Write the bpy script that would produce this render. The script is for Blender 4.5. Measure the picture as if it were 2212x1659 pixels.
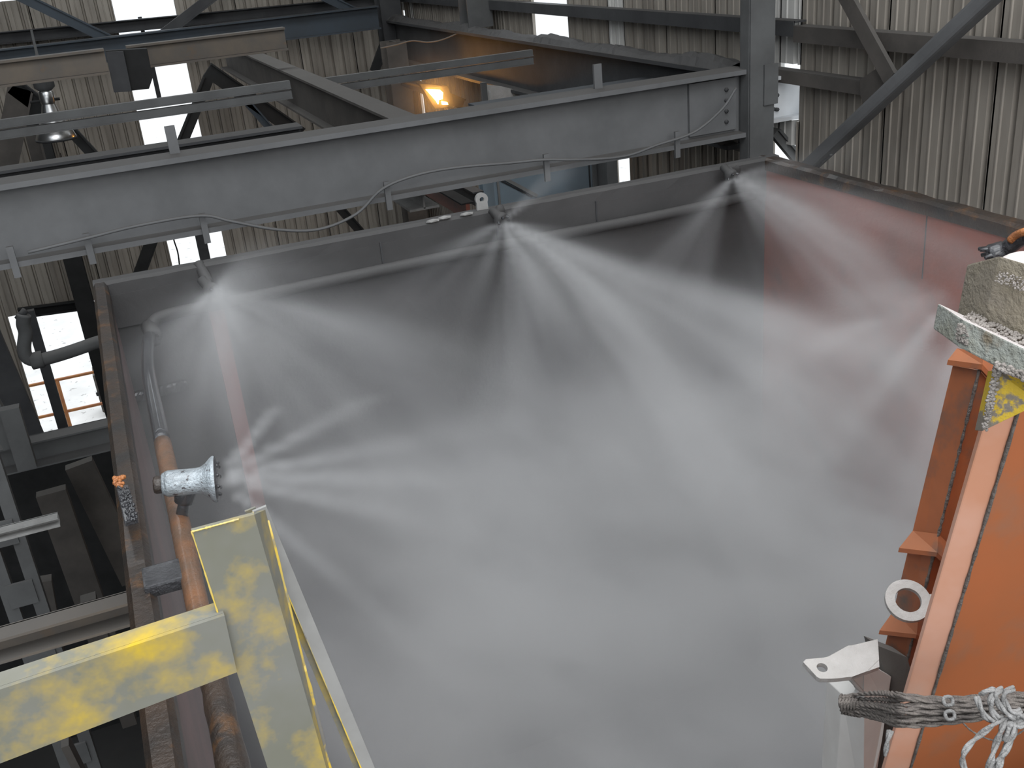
import bpy, bmesh, math, random
from mathutils import Vector, Matrix
random.seed(7)
for o in list(bpy.data.objects): bpy.data.objects.remove(o)
SC = bpy.context.scene
COL = SC.collection

# ------------------------------------------------------------------ camera, world, light, exposure
CAMZ = 8.0                                   # eye 8 m above the floor, on the hopper platform
YAW, PITCH, ROLL, FPX = 0.35214907, 0.41624771, -0.0947992, 2220.0
Fw = Vector((math.sin(YAW)*math.cos(PITCH), math.cos(YAW)*math.cos(PITCH), -math.sin(PITCH)))
R0 = Fw.cross(Vector((0, 0, 1))).normalized(); U0 = R0.cross(Fw)
Rt = math.cos(ROLL)*R0 + math.sin(ROLL)*U0
Up = -math.sin(ROLL)*R0 + math.cos(ROLL)*U0
cd = bpy.data.cameras.new('camera'); cam = bpy.data.objects.new('camera', cd); COL.objects.link(cam)
m = Matrix((Rt, Up, -Fw)).transposed().to_4x4(); m.translation = Vector((0, 0, CAMZ)); cam.matrix_world = m
cd.sensor_fit = 'HORIZONTAL'; cd.sensor_width = 36; cd.lens = FPX/2212*36; cd.clip_start = 0.05; cd.clip_end = 300
SC.camera = cam

w = bpy.data.worlds.new('overcast'); SC.world = w; w.use_nodes = True
bg = w.node_tree.nodes['Background']; bg.inputs[0].default_value = (0.86, 0.93, 1.0, 1); bg.inputs[1].default_value = 1.3
try: w.cycles.sampling_method = 'AUTOMATIC'
except Exception: pass

def area(name, loc, target, sx, sy, power, color):
    l = bpy.data.lights.new(name, 'AREA'); l.shape = 'RECTANGLE'; l.size = sx; l.size_y = sy; l.energy = power; l.color = color
    o = bpy.data.objects.new(name, l); COL.objects.link(o); o.location = loc
    o.rotation_euler = (Vector(target)-Vector(loc)).to_track_quat('-Z', 'Y').to_euler(); return o
# daylight through the open dumping bay behind and above the photographer
area('bay_daylight', (-0.5, -9.5, CAMZ+4.6), (2.0, 6.0, CAMZ-2.2), 9.0, 5.0, 600, (1.0, 0.985, 0.96))
area('overhead_daylight', (1.2, -0.8, CAMZ+6.0), (1.9, 3.6, CAMZ-2.5), 6.0, 4.5, 300, (0.97, 0.985, 1.0))
sl = bpy.data.lights.new('overcast_sun', 'SUN'); sl.energy = 1.5; sl.angle = math.radians(50); so = bpy.data.objects.new('overcast_sun', sl); COL.objects.link(so); so.rotation_euler = (math.radians(-4), 0, 0)
area('roof_daylight', (0.0, 11.5, CAMZ+3.1), (0.0, 13.0, CAMZ-3.0), 9.0, 4.0, 330, (0.92, 0.97, 1.0))

SC.view_settings.view_transform = 'Standard'; SC.view_settings.look = 'None'
SC.view_settings.exposure = 0.0; SC.view_settings.gamma = 1.0; SC.view_settings.use_curve_mapping = False
cy = SC.cycles
cy.max_bounces = 6; cy.diffuse_bounces = 3; cy.glossy_bounces = 3; cy.transmission_bounces = 2; cy.transparent_max_bounces = 128
cy.volume_bounces = 1; cy.volume_step_rate = 3.0; cy.volume_max_steps = 512
cy.use_denoising = True; cy.use_adaptive_sampling = True; cy.adaptive_threshold = 0.06; cy.sample_clamp_indirect = 4.0
cy.caustics_reflective = False; cy.caustics_refractive = False

# ------------------------------------------------------------------ measuring helpers
def ray(x, y): return (x-1106)/FPX*Rt - (y-829.5)/FPX*Up + Fw
def V(x, y, z): return Vector((x, y, z+CAMZ))          # heights given relative to the eye
def W(px, py, X=None, Y=None, Z=None):
    d = ray(px, py)
    k = X/d.x if X is not None else Y/d.y if Y is not None else Z/d.z
    return Vector((0, 0, CAMZ)) + d*k
def Dp(px, py, depth): return Vector((0, 0, CAMZ)) + ray(px, py)*depth
def Pl(px, py, p0, n):
    d = ray(px, py); o = Vector((0, 0, CAMZ)); return o + d*((p0-o).dot(n)/d.dot(n))

# ------------------------------------------------------------------ materials
def _n(nt, t, **k):
    nd = nt.nodes.new(t)
    for a, b in k.items(): setattr(nd, a, b)
    return nd
MATS = {}
def mat(name, c1, c2=None, scale=4.0, stretch=(1, 1, 1), rough=0.8, metal=0.0, bump=0.0, bscale=40, third=None, t_lo=0.55, t_hi=0.65,
        tscale=3.0, dust=None, dust_amt=0.7, lo=0.35, hi=0.65, coat=0.0, tstretch=(1, 1, 1), spec=0.5):
    m = bpy.data.materials.new(name); m.use_nodes = True; nt = m.node_tree; b = nt.nodes['Principled BSDF']; L = nt.links.new
    tc = _n(nt, 'ShaderNodeNewGeometry')
    def noise(sc, st, detail=4):
        mp = _n(nt, 'ShaderNodeMapping'); mp.inputs['Scale'].default_value = st; L(tc.outputs['Position'], mp.inputs[0])
        ns = _n(nt, 'ShaderNodeTexNoise'); ns.inputs['Scale'].default_value = sc; ns.inputs['Detail'].default_value = detail; ns.inputs['Roughness'].default_value = 0.62
        L(mp.outputs[0], ns.inputs[0]); return ns.outputs[0]
    def ramp(src, a, b_):
        r = _n(nt, 'ShaderNodeMapRange'); r.inputs[1].default_value = a; r.inputs[2].default_value = b_; L(src, r.inputs[0]); return r.outputs[0]
    def mix(f, a, b_):
        x = _n(nt, 'ShaderNodeMix', data_type='RGBA'); L(f, x.inputs[0])
        for s, v in ((6, a), (7, b_)):
            if isinstance(v, tuple): x.inputs[s].default_value = (*v, 1)
            else: L(v, x.inputs[s])
        return x.outputs[2]
    c2 = c2 or tuple(v*0.7 for v in c1)
    col = mix(ramp(noise(scale, stretch), lo, hi), c1, c2)
    if third: col = mix(ramp(noise(tscale, tstretch, 5), t_lo, t_hi), col, third)
    if dust:                                            # settled dust on upward faces
        sp = _n(nt, 'ShaderNodeSeparateXYZ'); L(tc.outputs['Normal'], sp.inputs[0])
        r = ramp(sp.outputs[2], 0.35, 0.9); mm = _n(nt, 'ShaderNodeMath', operation='MULTIPLY'); L(r, mm.inputs[0]); mm.inputs[1].default_value = dust_amt
        col = mix(mm.outputs[0], col, dust)
    L(col, b.inputs['Base Color']); b.inputs['Roughness'].default_value = rough; b.inputs['Metallic'].default_value = metal
    b.inputs['Specular IOR Level'].default_value = spec
    if coat: b.inputs['Coat Weight'].default_value = coat; b.inputs['Coat Roughness'].default_value = 0.12
    if bump:
        bp = _n(nt, 'ShaderNodeBump'); bp.inputs['Strength'].default_value = bump; bp.inputs['Distance'].default_value = 0.01
        L(noise(bscale, (1, 1, 1), 5), bp.inputs['Height']); L(bp.outputs[0], b.inputs['Normal'])
    MATS[name] = m; return m
def emat(name, c, s):
    m = bpy.data.materials.new(name); m.use_nodes = True; b = m.node_tree.nodes['Principled BSDF']
    b.inputs['Base Color'].default_value = (*c, 1); b.inputs['Emission Color'].default_value = (*c, 1); b.inputs['Emission Strength'].default_value = s; return m

DUST = (0.115, 0.108, 0.10)
M_grey = mat('dusty_grey_steel', (0.135, 0.136, 0.138), (0.105, 0.106, 0.108), 2.5, rough=0.75, dust=(0.09, 0.082, 0.074), bump=0.15)
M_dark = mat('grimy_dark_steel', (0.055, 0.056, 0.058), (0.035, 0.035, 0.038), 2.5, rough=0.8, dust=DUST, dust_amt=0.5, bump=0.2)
M_brown = mat('brown_dusted_steel', (0.10, 0.088, 0.078), (0.065, 0.058, 0.052), 3, rough=0.85, dust=DUST, bump=0.2)
M_mid = mat('mid_grey_steel', (0.11, 0.112, 0.112), (0.08, 0.08, 0.08), 3, rough=0.8, dust=(0.15, 0.145, 0.14), bump=0.15)
M_blue = mat('blue_grey_painted_steel', (0.042, 0.056, 0.072), (0.035, 0.042, 0.05), 2, rough=0.7, dust=DUST, dust_amt=0.3)
M_rust = mat('rusty_beam_steel', (0.17, 0.14, 0.11), (0.12, 0.11, 0.10), 3, rough=0.85, third=(0.22, 0.13, 0.06), t_lo=0.58, t_hi=0.75, dust=DUST)
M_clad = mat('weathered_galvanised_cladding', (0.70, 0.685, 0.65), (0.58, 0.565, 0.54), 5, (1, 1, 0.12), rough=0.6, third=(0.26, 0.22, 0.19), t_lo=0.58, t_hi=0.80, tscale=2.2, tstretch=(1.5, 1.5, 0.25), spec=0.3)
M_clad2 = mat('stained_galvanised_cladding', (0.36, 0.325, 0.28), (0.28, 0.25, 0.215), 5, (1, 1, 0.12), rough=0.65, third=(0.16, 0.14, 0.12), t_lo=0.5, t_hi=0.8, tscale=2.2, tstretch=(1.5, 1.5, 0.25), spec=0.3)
M_hop = mat('dust_caked_hopper_steel', (0.055, 0.053, 0.053), (0.040, 0.039, 0.039), 2.2, rough=0.7, dust=(0.085, 0.082, 0.08), bump=0.3, bscale=25)
M_hopred = mat('red_oxide_hopper_steel', (0.30, 0.085, 0.055), (0.20, 0.07, 0.05), 2.0, rough=0.6, third=(0.09, 0.07, 0.065), t_lo=0.55, t_hi=0.75, tscale=1.6, bump=0.2)
M_hoppink = mat('mist_paled_red_hopper_steel', (0.22, 0.15, 0.145), (0.15, 0.12, 0.115), 2.0, rough=0.6, bump=0.2)  # reddish hopper paint, the pale veil of mist put into its colour
M_rim = mat('wet_rust_brown_steel', (0.045, 0.028, 0.018), (0.02, 0.017, 0.015), 6, rough=0.35, third=(0.13, 0.06, 0.02), t_lo=0.58, t_hi=0.7, tscale=7, bump=0.6, bscale=60, coat=0.2)
M_wet = mat('wet_dark_metal', (0.06, 0.06, 0.065), (0.03, 0.03, 0.034), 12, rough=0.22, metal=0.5, bump=1.0, bscale=70, coat=0.8)
M_pipe = mat('wet_orange_rusty_pipe', (0.21, 0.09, 0.036), (0.11, 0.06, 0.033), 9, rough=0.45, third=(0.055, 0.04, 0.032), t_lo=0.55, t_hi=0.66, tscale=3.5, bump=0.5, bscale=50, coat=0.3)
M_noz = mat('wet_pale_blue_grey_cast_metal', (0.50, 0.56, 0.60), (0.30, 0.33, 0.35), 14, rough=0.32, metal=0.35, third=(0.06, 0.05, 0.05), t_lo=0.56, t_hi=0.6, tscale=30, bump=0.9, bscale=70, coat=0.6)
M_orangespot = mat('bright_rust_orange_crust', (0.55, 0.2, 0.05), (0.35, 0.12, 0.04), 30, rough=0.4, bump=1.0, bscale=90, coat=0.5)
M_yel = mat('dusty_yellow_paint', (0.215, 0.212, 0.19), (0.185, 0.182, 0.145), 6, rough=0.75, third=(0.62, 0.42, 0.02), t_lo=0.47, t_hi=0.78, tscale=9, spec=0.25)
M_yeledge = mat('worn_yellow_edge_paint', (0.85, 0.58, 0.06), (0.5, 0.42, 0.2), 12, rough=0.6, third=(0.25, 0.24, 0.22), t_lo=0.55, t_hi=0.62, tscale=9)
M_greyang = mat('dusty_pale_grey_paint', (0.32, 0.315, 0.305), (0.24, 0.235, 0.225), 8, rough=0.8)
M_or = mat('orange_painted_steel', (0.45, 0.135, 0.05), (0.40, 0.135, 0.055), 3, rough=0.5, third=(0.32, 0.16, 0.10), t_lo=0.56, t_hi=0.75, tscale=3.0, spec=0.35)
M_orlight = mat('lit_face_orange_paint', (0.72, 0.40, 0.29), (0.66, 0.31, 0.19), 4, rough=0.5, third=(0.62, 0.42, 0.33), t_lo=0.5, t_hi=0.7, tscale=2.5)  # orange made paler for the flange that faces up into the light
M_ordark = mat('grimy_orange_paint', (0.44, 0.14, 0.055), (0.33, 0.11, 0.048), 4, rough=0.55, third=(0.14, 0.10, 0.08), t_lo=0.50, t_hi=0.66, tscale=6, dust=(0.42, 0.2, 0.11), dust_amt=0.6)
M_weld = mat('grey_weld_bead', (0.20, 0.17, 0.15), (0.11, 0.095, 0.085), 30, rough=0.8, bump=1.0, bscale=80)
M_conc = mat('cement_crusted_steel', (0.33, 0.285, 0.21), (0.27, 0.235, 0.19), 9, rough=0.75, third=(0.46, 0.48, 0.42), t_lo=0.58, t_hi=0.68, tscale=9, dust=(0.60, 0.54, 0.52), dust_amt=0.85, bump=0.9, bscale=60)
M_concw = mat('pale_crusted_steel', (0.34, 0.34, 0.28), (0.42, 0.45, 0.43), 10, rough=0.75, third=(0.24, 0.2, 0.14), t_lo=0.5, t_hi=0.62, tscale=10, dust=(0.62, 0.56, 0.54), dust_amt=0.9, bump=1.0, bscale=70)
M_crust = mat('grey_mortar_crust', (0.40, 0.36, 0.33), (0.28, 0.25, 0.225), 30, rough=0.9, bump=1.2, bscale=90)
M_yelplate = mat('yellow_painted_plate', (0.25, 0.215, 0.17), (0.22, 0.19, 0.155), 6, rough=0.65, third=(0.66, 0.45, 0.04), t_lo=0.44, t_hi=0.48, tscale=14, bump=0.4)
M_lug = mat('pale_dusty_lug_plate', (0.47, 0.45, 0.43), (0.38, 0.36, 0.34), 8, rough=0.8, bump=0.5, bscale=60)
M_postw = mat('pale_grey_post_paint', (0.72, 0.71, 0.68), (0.62, 0.60, 0.57), 5, rough=0.8)
M_rope = mat('grey_twisted_rope', (0.30, 0.265, 0.235), (0.19, 0.165, 0.15), 60, rough=0.95, bump=1.0, bscale=200)
M_ropel = mat('pale_grey_rope', (0.46, 0.45, 0.44), (0.33, 0.32, 0.31), 60, rough=0.95, bump=1.0, bscale=200)
M_wireg = mat('grey_cable_sheath', (0.21, 0.205, 0.20), (0.16, 0.155, 0.15), 6, rough=0.8)
M_alu = mat('spun_aluminium', (0.75, 0.75, 0.74), (0.6, 0.6, 0.6), 6, rough=0.28, metal=1.0)
M_hand = mat('orange_rusted_handrail', (0.50, 0.22, 0.06), (0.35, 0.13, 0.06), 6, rough=0.6)
M_bluep = mat('light_blue_sheet_metal', (0.30, 0.38, 0.44), (0.25, 0.30, 0.34), 1.5, rough=0.6)
M_floor = mat('dark_dusty_concrete', (0.05, 0.048, 0.046), (0.035, 0.034, 0.033), 1.2, rough=0.9)
M_ground = mat('pale_rubbly_ground', (0.74, 0.73, 0.71), (0.62, 0.61, 0.59), 1.4, rough=0.95, third=(0.36, 0.35, 0.34), t_lo=0.62, t_hi=0.66, tscale=5)
M_white = mat('daylit_white_beam', (0.62, 0.63, 0.64), (0.52, 0.53, 0.54), 2, rough=0.6)  # daylight on the grey girder end put into the colour
M_lamp = emat('sodium_lamp_glass', (1.0, 0.50, 0.10), 60.0)
M_black = mat('black_parts_and_shade', (0.02, 0.02, 0.02), (0.012, 0.012, 0.012), 5, rough=0.9)  # near-black parts; on the void panel it is painted shade

# ------------------------------------------------------------------ mesh helpers
def link(name, bm, m, parent=None, smooth=False):
    me = bpy.data.meshes.new(name); bmesh.ops.recalc_face_normals(bm, faces=bm.faces[:]); bm.to_mesh(me); bm.free()
    me.materials.append(m)
    if smooth:
        for p in me.polygons: p.use_smooth = True
    o = bpy.data.objects.new(name, me); COL.objects.link(o)
    if parent: o.parent = parent; o.matrix_parent_inverse = parent.matrix_world.inverted()
    return o
def tag(o, label=None, cat=None, group=None, kind=None):
    if label: o['label'] = label
    if cat: o['category'] = cat
    if group: o['group'] = group
    if kind: o['kind'] = kind
    return o
def thing(name, label, cat, loc=(0, 0, 0), group=None):
    o = bpy.data.objects.new(name, None); COL.objects.link(o); o.location = loc; o.empty_display_size = 0.1
    o.matrix_world = Matrix.Translation(loc); tag(o, label, cat, group); return o
def structure(name, loc=(0, 0, 0)):
    o = bpy.data.objects.new(name, None); COL.objects.link(o); o.matrix_world = Matrix.Translation(loc); o['kind'] = 'structure'; return o
def bar(bm, p0, p1, a, b, up=Vector((0, 0, 1)), off=(0, 0), bev=0.0, ext=0.0):
    """box along p0-p1, a = size along side, b = size along up"""
    d = (p1-p0).normalized(); s = d.cross(up)
    if s.length < 1e-4: s = d.cross(Vector((0, 1, 0)))
    s.normalize(); u = s.cross(d)
    p0 = p0 + s*off[0]+u*off[1]-d*ext; p1 = p1+s*off[0]+u*off[1]+d*ext
    vs = []
    for p in (p0, p1):
        for i, j in ((-1, -1), (1, -1), (1, 1), (-1, 1)): vs.append(bm.verts.new(p+s*(i*a/2)+u*(j*b/2)))
    fs = [bm.faces.new([vs[k] for k in q]) for q in ((0, 1, 2, 3), (4, 7, 6, 5), (0, 4, 5, 1), (1, 5, 6, 2), (2, 6, 7, 3), (3, 7, 4, 0))]
    if bev:
        es = list({e for f in fs for e in f.edges}); bmesh.ops.bevel(bm, geom=es, offset=bev, segments=2, affect='EDGES', profile=0.6)
def B(name, m, p0, p1, a, b, parent=None, up=Vector((0, 0, 1)), off=(0, 0), bev=0.0, ext=0.0):
    bm = bmesh.new(); bar(bm, p0, p1, a, b, up, off, bev, ext); return link(name, bm, m, parent)
def box(bm, lo, hi, bev=0.0):
    lo, hi = Vector(lo), Vector(hi); c = (lo+hi)/2
    bar(bm, Vector((lo.x, c.y, c.z)), Vector((hi.x, c.y, c.z)), abs(hi.y-lo.y), abs(hi.z-lo.z), bev=bev)
def tube(bm, pts, r, seg=12, closed=False, caps=True, rr=None):
    rings = []; n = len(pts); prev = None
    for i, p in enumerate(pts):
        if closed: t = pts[(i+1) % n]-pts[i-1]
        else: t = pts[min(i+1, n-1)]-pts[max(i-1, 0)]
        t = t.normalized()
        if prev is None:
            a = Vector((0, 0, 1)) if abs(t.z) < 0.9 else Vector((1, 0, 0)); u = t.cross(a).normalized()
        else: u = (prev - t*prev.dot(t)).normalized()
        prev = u; v = t.cross(u); rad = rr[i] if rr else r
        rings.append([bm.verts.new(p+(u*math.cos(2*math.pi*k/seg)+v*math.sin(2*math.pi*k/seg))*rad) for k in range(seg)])
    for i in range(n if closed else n-1):
        a, b = rings[i], rings[(i+1) % n]
        for k in range(seg): bm.faces.new((a[k], a[(k+1) % seg], b[(k+1) % seg], b[k]))
    if caps and not closed:
        bm.faces.new(rings[0][::-1]); bm.faces.new(rings[-1])
def curve(pts, n=8):
    """Catmull-Rom through pts"""
    out = []; P = [pts[0]*2-pts[1]]+list(pts)+[pts[-1]*2-pts[-2]]
    for i in range(1, len(P)-2):
        for k in range(n):
            t = k/n; a, b, c, d = P[i-1], P[i], P[i+1], P[i+2]
            out.append(0.5*((2*b)+(c-a)*t+(2*a-5*b+4*c-d)*t*t+(3*b-a-3*c+d)*t*t*t))
    out.append(pts[-1]); return out
def T(name, m, pts, r, parent=None, seg=12, **k):
    bm = bmesh.new(); tube(bm, pts, r, seg, **k); return link(name, bm, m, parent, smooth=True)
def prism(bm, poly, ext, bev=0.0):
    """poly: coplanar points, extruded by vector ext"""
    a = [bm.verts.new(p) for p in poly]; b = [bm.verts.new(p+ext) for p in poly]; n = len(poly)
    fs = [bm.faces.new(a), bm.faces.new(b[::-1])]+[bm.faces.new((a[i], b[i], b[(i+1) % n], a[(i+1) % n])) for i in range(n)]
    if bev:
        es = list({e for f in fs for e in f.edges}); bmesh.ops.bevel(bm, geom=es, offset=bev, segments=2, affect='EDGES', profile=0.6)
def PR(name, m, poly, ext, parent=None, bev=0.0):
    bm = bmesh.new(); prism(bm, poly, ext, bev); return link(name, bm, m, parent)
def lathe(name, m, p0, axis, prof, parent=None, seg=24):
    """prof: list of (distance along axis, radius)"""
    axis = axis.normalized(); pts = [p0+axis*a for a, r in prof]
    bm = bmesh.new(); a0 = Vector((0, 0, 1)) if abs(axis.z) < 0.9 else Vector((1, 0, 0)); u = axis.cross(a0).normalized(); v = axis.cross(u)
    rings = [[bm.verts.new(p+(u*math.cos(2*math.pi*k/seg)+v*math.sin(2*math.pi*k/seg))*max(r, 1e-4)) for k in range(seg)] for p, (a, r) in zip(pts, prof)]
    for i in range(len(rings)-1):
        for k in range(seg): bm.faces.new((rings[i][k], rings[i][(k+1) % seg], rings[i+1][(k+1) % seg], rings[i+1][k]))
    return link(name, bm, m, parent, smooth=True)
def ibeam(name, label, cat, m, p0, p1, h, wd, tw=0.012, tf=0.018, up=Vector((0, 0, 1)), mf=None, group=None):
    t = thing(name, label, cat, p0, group)
    B('web', m, p0, p1, tw, h-2*tf, t, up)
    B('top_flange', mf or m, p0, p1, wd, tf, t, up, off=(0, h/2-tf/2))
    B('bottom_flange', mf or m, p0, p1, wd, tf, t, up, off=(0, -h/2+tf/2)); return t
def channel(name, label, cat, m, p0, p1, h, wd, tw=0.01, up=Vector((0, 0, 1)), side=1, group=None):
    t = thing(name, label, cat, p0, group)
    B('web', m, p0, p1, tw, h, t, up)
    B('top_flange', m, p0, p1, wd, tw, t, up, off=(side*wd/2, h/2-tw/2))
    B('bottom_flange', m, p0, p1, wd, tw, t, up, off=(side*wd/2, -h/2+tw/2)); return t
def angle(name, label, cat, m, p0, p1, a, tk=0.008, up=Vector((0, 0, 1)), side=1, m2=None):
    t = thing(name, label, cat, p0)
    B('upright_leg', m, p0, p1, tk, a, t, up); B('flat_leg', m2 or m, p0, p1, a-tk, tk, t, up, off=(side*a/2, -a/2+tk/2)); return t

# ------------------------------------------------------------------ the building
XW, YW = 4.6, 15.7
FL = -CAMZ
fl = bmesh.new(); box(fl, V(-8, -3, FL-0.2), V(XW+0.15, YW+0.1, FL)); tag(link('floor', fl, M_floor), kind='structure')
gd = bmesh.new(); box(gd, V(-60, YW+0.1, FL-0.2), V(60, YW+90, FL+0.0)); box(gd, V(XW+0.15, -40, FL-0.2), V(60, YW+0.1, FL)); box(gd, V(-60, -40, FL-0.2), V(-8.0, YW+0.1, FL)); box(gd, V(-8, -40, FL-0.2), V(XW+0.15, -3.0, FL))
tag(link('ground', gd, M_ground), kind='structure')
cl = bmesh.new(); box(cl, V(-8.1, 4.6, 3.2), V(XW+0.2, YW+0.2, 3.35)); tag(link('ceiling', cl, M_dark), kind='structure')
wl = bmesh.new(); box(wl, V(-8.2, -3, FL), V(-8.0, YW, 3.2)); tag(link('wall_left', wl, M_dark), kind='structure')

PITCH_R, DEP = 0.178, 0.045
SHEETS = {}
def sheet_mesh(wd, ht, m):
    key = (round(wd, 3), round(ht, 3), m.name)
    if key in SHEETS: return SHEETS[key]
    prof = []; x = 0.0
    k = max(1, round(wd/PITCH_R)); pr_ = wd/k
    for j in range(k):
        for dx, dz in ((0, 0), (0.30, 0), (0.33, 0.16), (0.38, 0.16), (0.41, 0), (0.74, 0), (0.80, -1), (0.92, -1), (0.98, 0)): prof.append(((j+dx)*pr_, dz*DEP))
    prof.append((wd+0.012, 0.0)); bm = bmesh.new(); rows = []
    for z in (0.0, ht):
        rows.append([bm.verts.new((a, -b, z)) for a, b in prof]); rows.append([bm.verts.new((a, -b+0.004, z)) for a, b in prof])
    f0, b0, f1, b1 = rows
    for i in range(len(prof)-1):
        bm.faces.new((f0[i], f0[i+1], f1[i+1], f1[i])); bm.faces.new((b0[i+1], b0[i], b1[i], b1[i+1]))
        bm.faces.new((f0[i], b0[i], b0[i+1], f0[i+1])); bm.faces.new((f1[i], f1[i+1], b1[i+1], b1[i]))
    me = bpy.data.meshes.new('cladding_sheet'); bm.to_mesh(me); bm.free(); me.materials.append(m); SHEETS[key] = me; return me
def clad(root, origin, ex, length, zlo, zhi, holes, rows, matfn):
    """ribbed sheets along ex from origin; holes: (u0,u1,z0,z1)"""
    cuts = {0.0, length}
    for h in holes: cuts.add(max(0, h[0])); cuts.add(min(length, h[1]))
    cs = sorted(cuts); us = []
    for a, b in zip(cs, cs[1:]):
        n = max(1, round((b-a)/0.89)); us += [(a+(b-a)*i/n, a+(b-a)*(i+1)/n) for i in range(n)]
    rot = math.atan2(ex.y, ex.x)
    for a, b in us:
        if b-a < 0.01: continue
        mid = (a+b)/2; blocked = sorted((h[2], h[3]) for h in holes if h[0]-1e-6 <= mid <= h[1]+1e-6)
        z = zlo; segs = []
        for s, e in blocked:
            if s > z: segs.append((z, s))
            z = max(z, e)
        if z < zhi: segs.append((z, zhi))
        for s, e in segs:
            zz = [s]+[r for r in rows if s+0.2 < r < e-0.2]+[e]
            for k in range(len(zz)-1):
                lap = 0.07 if k else 0.0
                me = sheet_mesh(b-a, zz[k+1]-zz[k]+lap, matfn(mid, zz[k]))
                o = bpy.data.objects.new('cladding_sheet', me); COL.objects.link(o)
                nrm = Vector((ex.y, -ex.x, 0))
                o.matrix_world = Matrix.Translation(origin+ex*a+Vector((0, 0, zz[k]-lap))+nrm*(0.006 if k % 2 else 0)) @ Matrix.Rotation(rot, 4, 'Z')
                o.parent = root; o.matrix_parent_inverse = root.matrix_world.inverted()
def zat(px, py, **k): return W(px, py, **k).z-CAMZ
wb = structure('wall_back', V(0, YW, FL))
BX0 = -8.0
hb = [(0.56-BX0, 1.37-BX0, -6.1+CAMZ, 3.0+CAMZ), (-1.80-BX0, -0.55-BX0, -6.62+CAMZ, -4.45+CAMZ), (-3.2-BX0, -0.47-BX0, -0.30+CAMZ, 1.2+CAMZ), (-3.4-BX0, -2.42-BX0, -6.4+CAMZ, -5.6+CAMZ)]
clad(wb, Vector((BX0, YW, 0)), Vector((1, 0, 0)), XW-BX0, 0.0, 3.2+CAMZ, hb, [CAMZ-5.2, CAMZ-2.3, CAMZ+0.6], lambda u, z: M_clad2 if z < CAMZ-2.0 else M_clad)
# right wall runs from the far corner toward the camera; u measured from the far end
wr = structure('wall_right', V(XW, YW, FL))
def uy(px, py): return YW-W(px, py, X=XW).y
zr = lambda px, py: W(px, py, X=XW).z
hr = [(uy(1149, 50), uy(1227, 50), zr(1190, 89), CAMZ+3.0), (uy(862, 25), uy(874, 25), zr(868, 36), zr(868, 22)),
      (uy(1328, 355), uy(1360, 355), zr(1345, 400), zr(1345, 329)), (uy(1683, 200), uy(1727, 200), zr(1700, 258), zr(1700, 137)), (uy(1665, 320), uy(1719, 320), zr(1700, 350), zr(1700, 312)),
      (uy(905, 190), uy(912, 190), zr(908, 260), zr(908, 168))]
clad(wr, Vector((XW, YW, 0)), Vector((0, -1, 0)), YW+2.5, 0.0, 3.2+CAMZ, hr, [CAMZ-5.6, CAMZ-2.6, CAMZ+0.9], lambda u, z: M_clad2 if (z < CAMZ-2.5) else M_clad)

# ------------------------------------------------------------------ main steel
# big grey girder behind the hopper, ending in the column and passing out through the wall
GY = 6.02; gz = CAMZ-1.2
g = ibeam('crane_girder', 'long grey dust-covered steel girder spanning behind the hopper rim', 'beam', M_grey, Vector((-6.5, GY, gz)), Vector((4.06, GY, gz)), 0.44, 0.22, 0.02, 0.03)
for px, py in ((22, 540), (190, 525), (434, 455), (833, 385), (1178, 322), (1462, 275)):
    p = W(px, py, Y=GY-0.12); B('stiffener_tab', M_grey, Vector((p.x, GY-0.12, CAMZ-1.47)), Vector((p.x, GY-0.12, CAMZ-1.30)), 0.035, 0.02, g, up=Vector((0, 1, 0)))
for px, py in ((378, 330), (1292, 190)):
    p = W(px, py, Y=GY+0.04); B('lug_plate', M_grey, Vector((p.x, GY+0.04, CAMZ-0.99)), Vector((p.x, GY+0.04, CAMZ-0.83)), 0.055, 0.02, g, up=Vector((0, 1, 0)))
sp = bmesh.new(); box(sp, V(3.62, GY-0.035, -1.37), V(3.98, GY-0.01, -1.03)); spp = link('splice_plate', sp, M_grey, g)
for i, zz in enumerate((-1.10, -1.17, -1.24, -1.31)):
    lathe('bolt', M_dark, V(3.90, GY-0.035, zz), Vector((0, -1, 0)), [(0, 0.014), (0.014, 0.014), (0.015, 0)], spp, 6)
# the stretch beyond the column, coloured white for the daylight from the wall gap
OY = 6.25; oz0, oz1 = W(1700, 256, Y=OY).z, W(1700, 158, Y=OY).z
g2 = ibeam('outrigger_beam', 'short white-lit beam end poking through the gap in the right wall beside the column', 'beam', M_white, Vector((4.28, OY, (oz0+oz1)/2)), Vector((5.6, OY, (oz0+oz1)/2)), oz1-oz0, 0.15, 0.02, 0.025)
for px, py in ((1668, 206), (1668, 235), (1676, 205), (1676, 236)):
    lathe('bolt', M_dark, W(px, py, Y=OY-0.011), Vector((0, -1, 0)), [(0, 0.014), (0.025, 0.014), (0.026, 0)], g2, 6)
xl_, xr_ = W(1621, 170, Y=5.87).x, W(1674, 100, Y=5.87).x
c = thing('main_column', 'tall grey H-section column standing at the far right corner of the hopper', 'column', V(4.15, GY, FL))
for nm, lo, hi in (('front_flange', V(xl_, 5.87, FL), V(xr_, 5.89, 3.2)), ('back_flange', V(xl_, 5.97, FL), V(xr_, 5.99, 3.2)), ('web', V((xl_+xr_)/2-0.01, 5.89, FL), V((xl_+xr_)/2+0.01, 5.97, 3.2)),
                   ('side_plate', V(xl_-0.004, 5.885, FL), V(xl_+0.01, 5.975, 3.2)), ('front_plate', V(xl_+0.10, 5.855, -1.22), V(xr_+0.02, 5.87, -0.96))):
    b = bmesh.new(); box(b, lo, hi); link(nm, b, M_mid, c)
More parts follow.
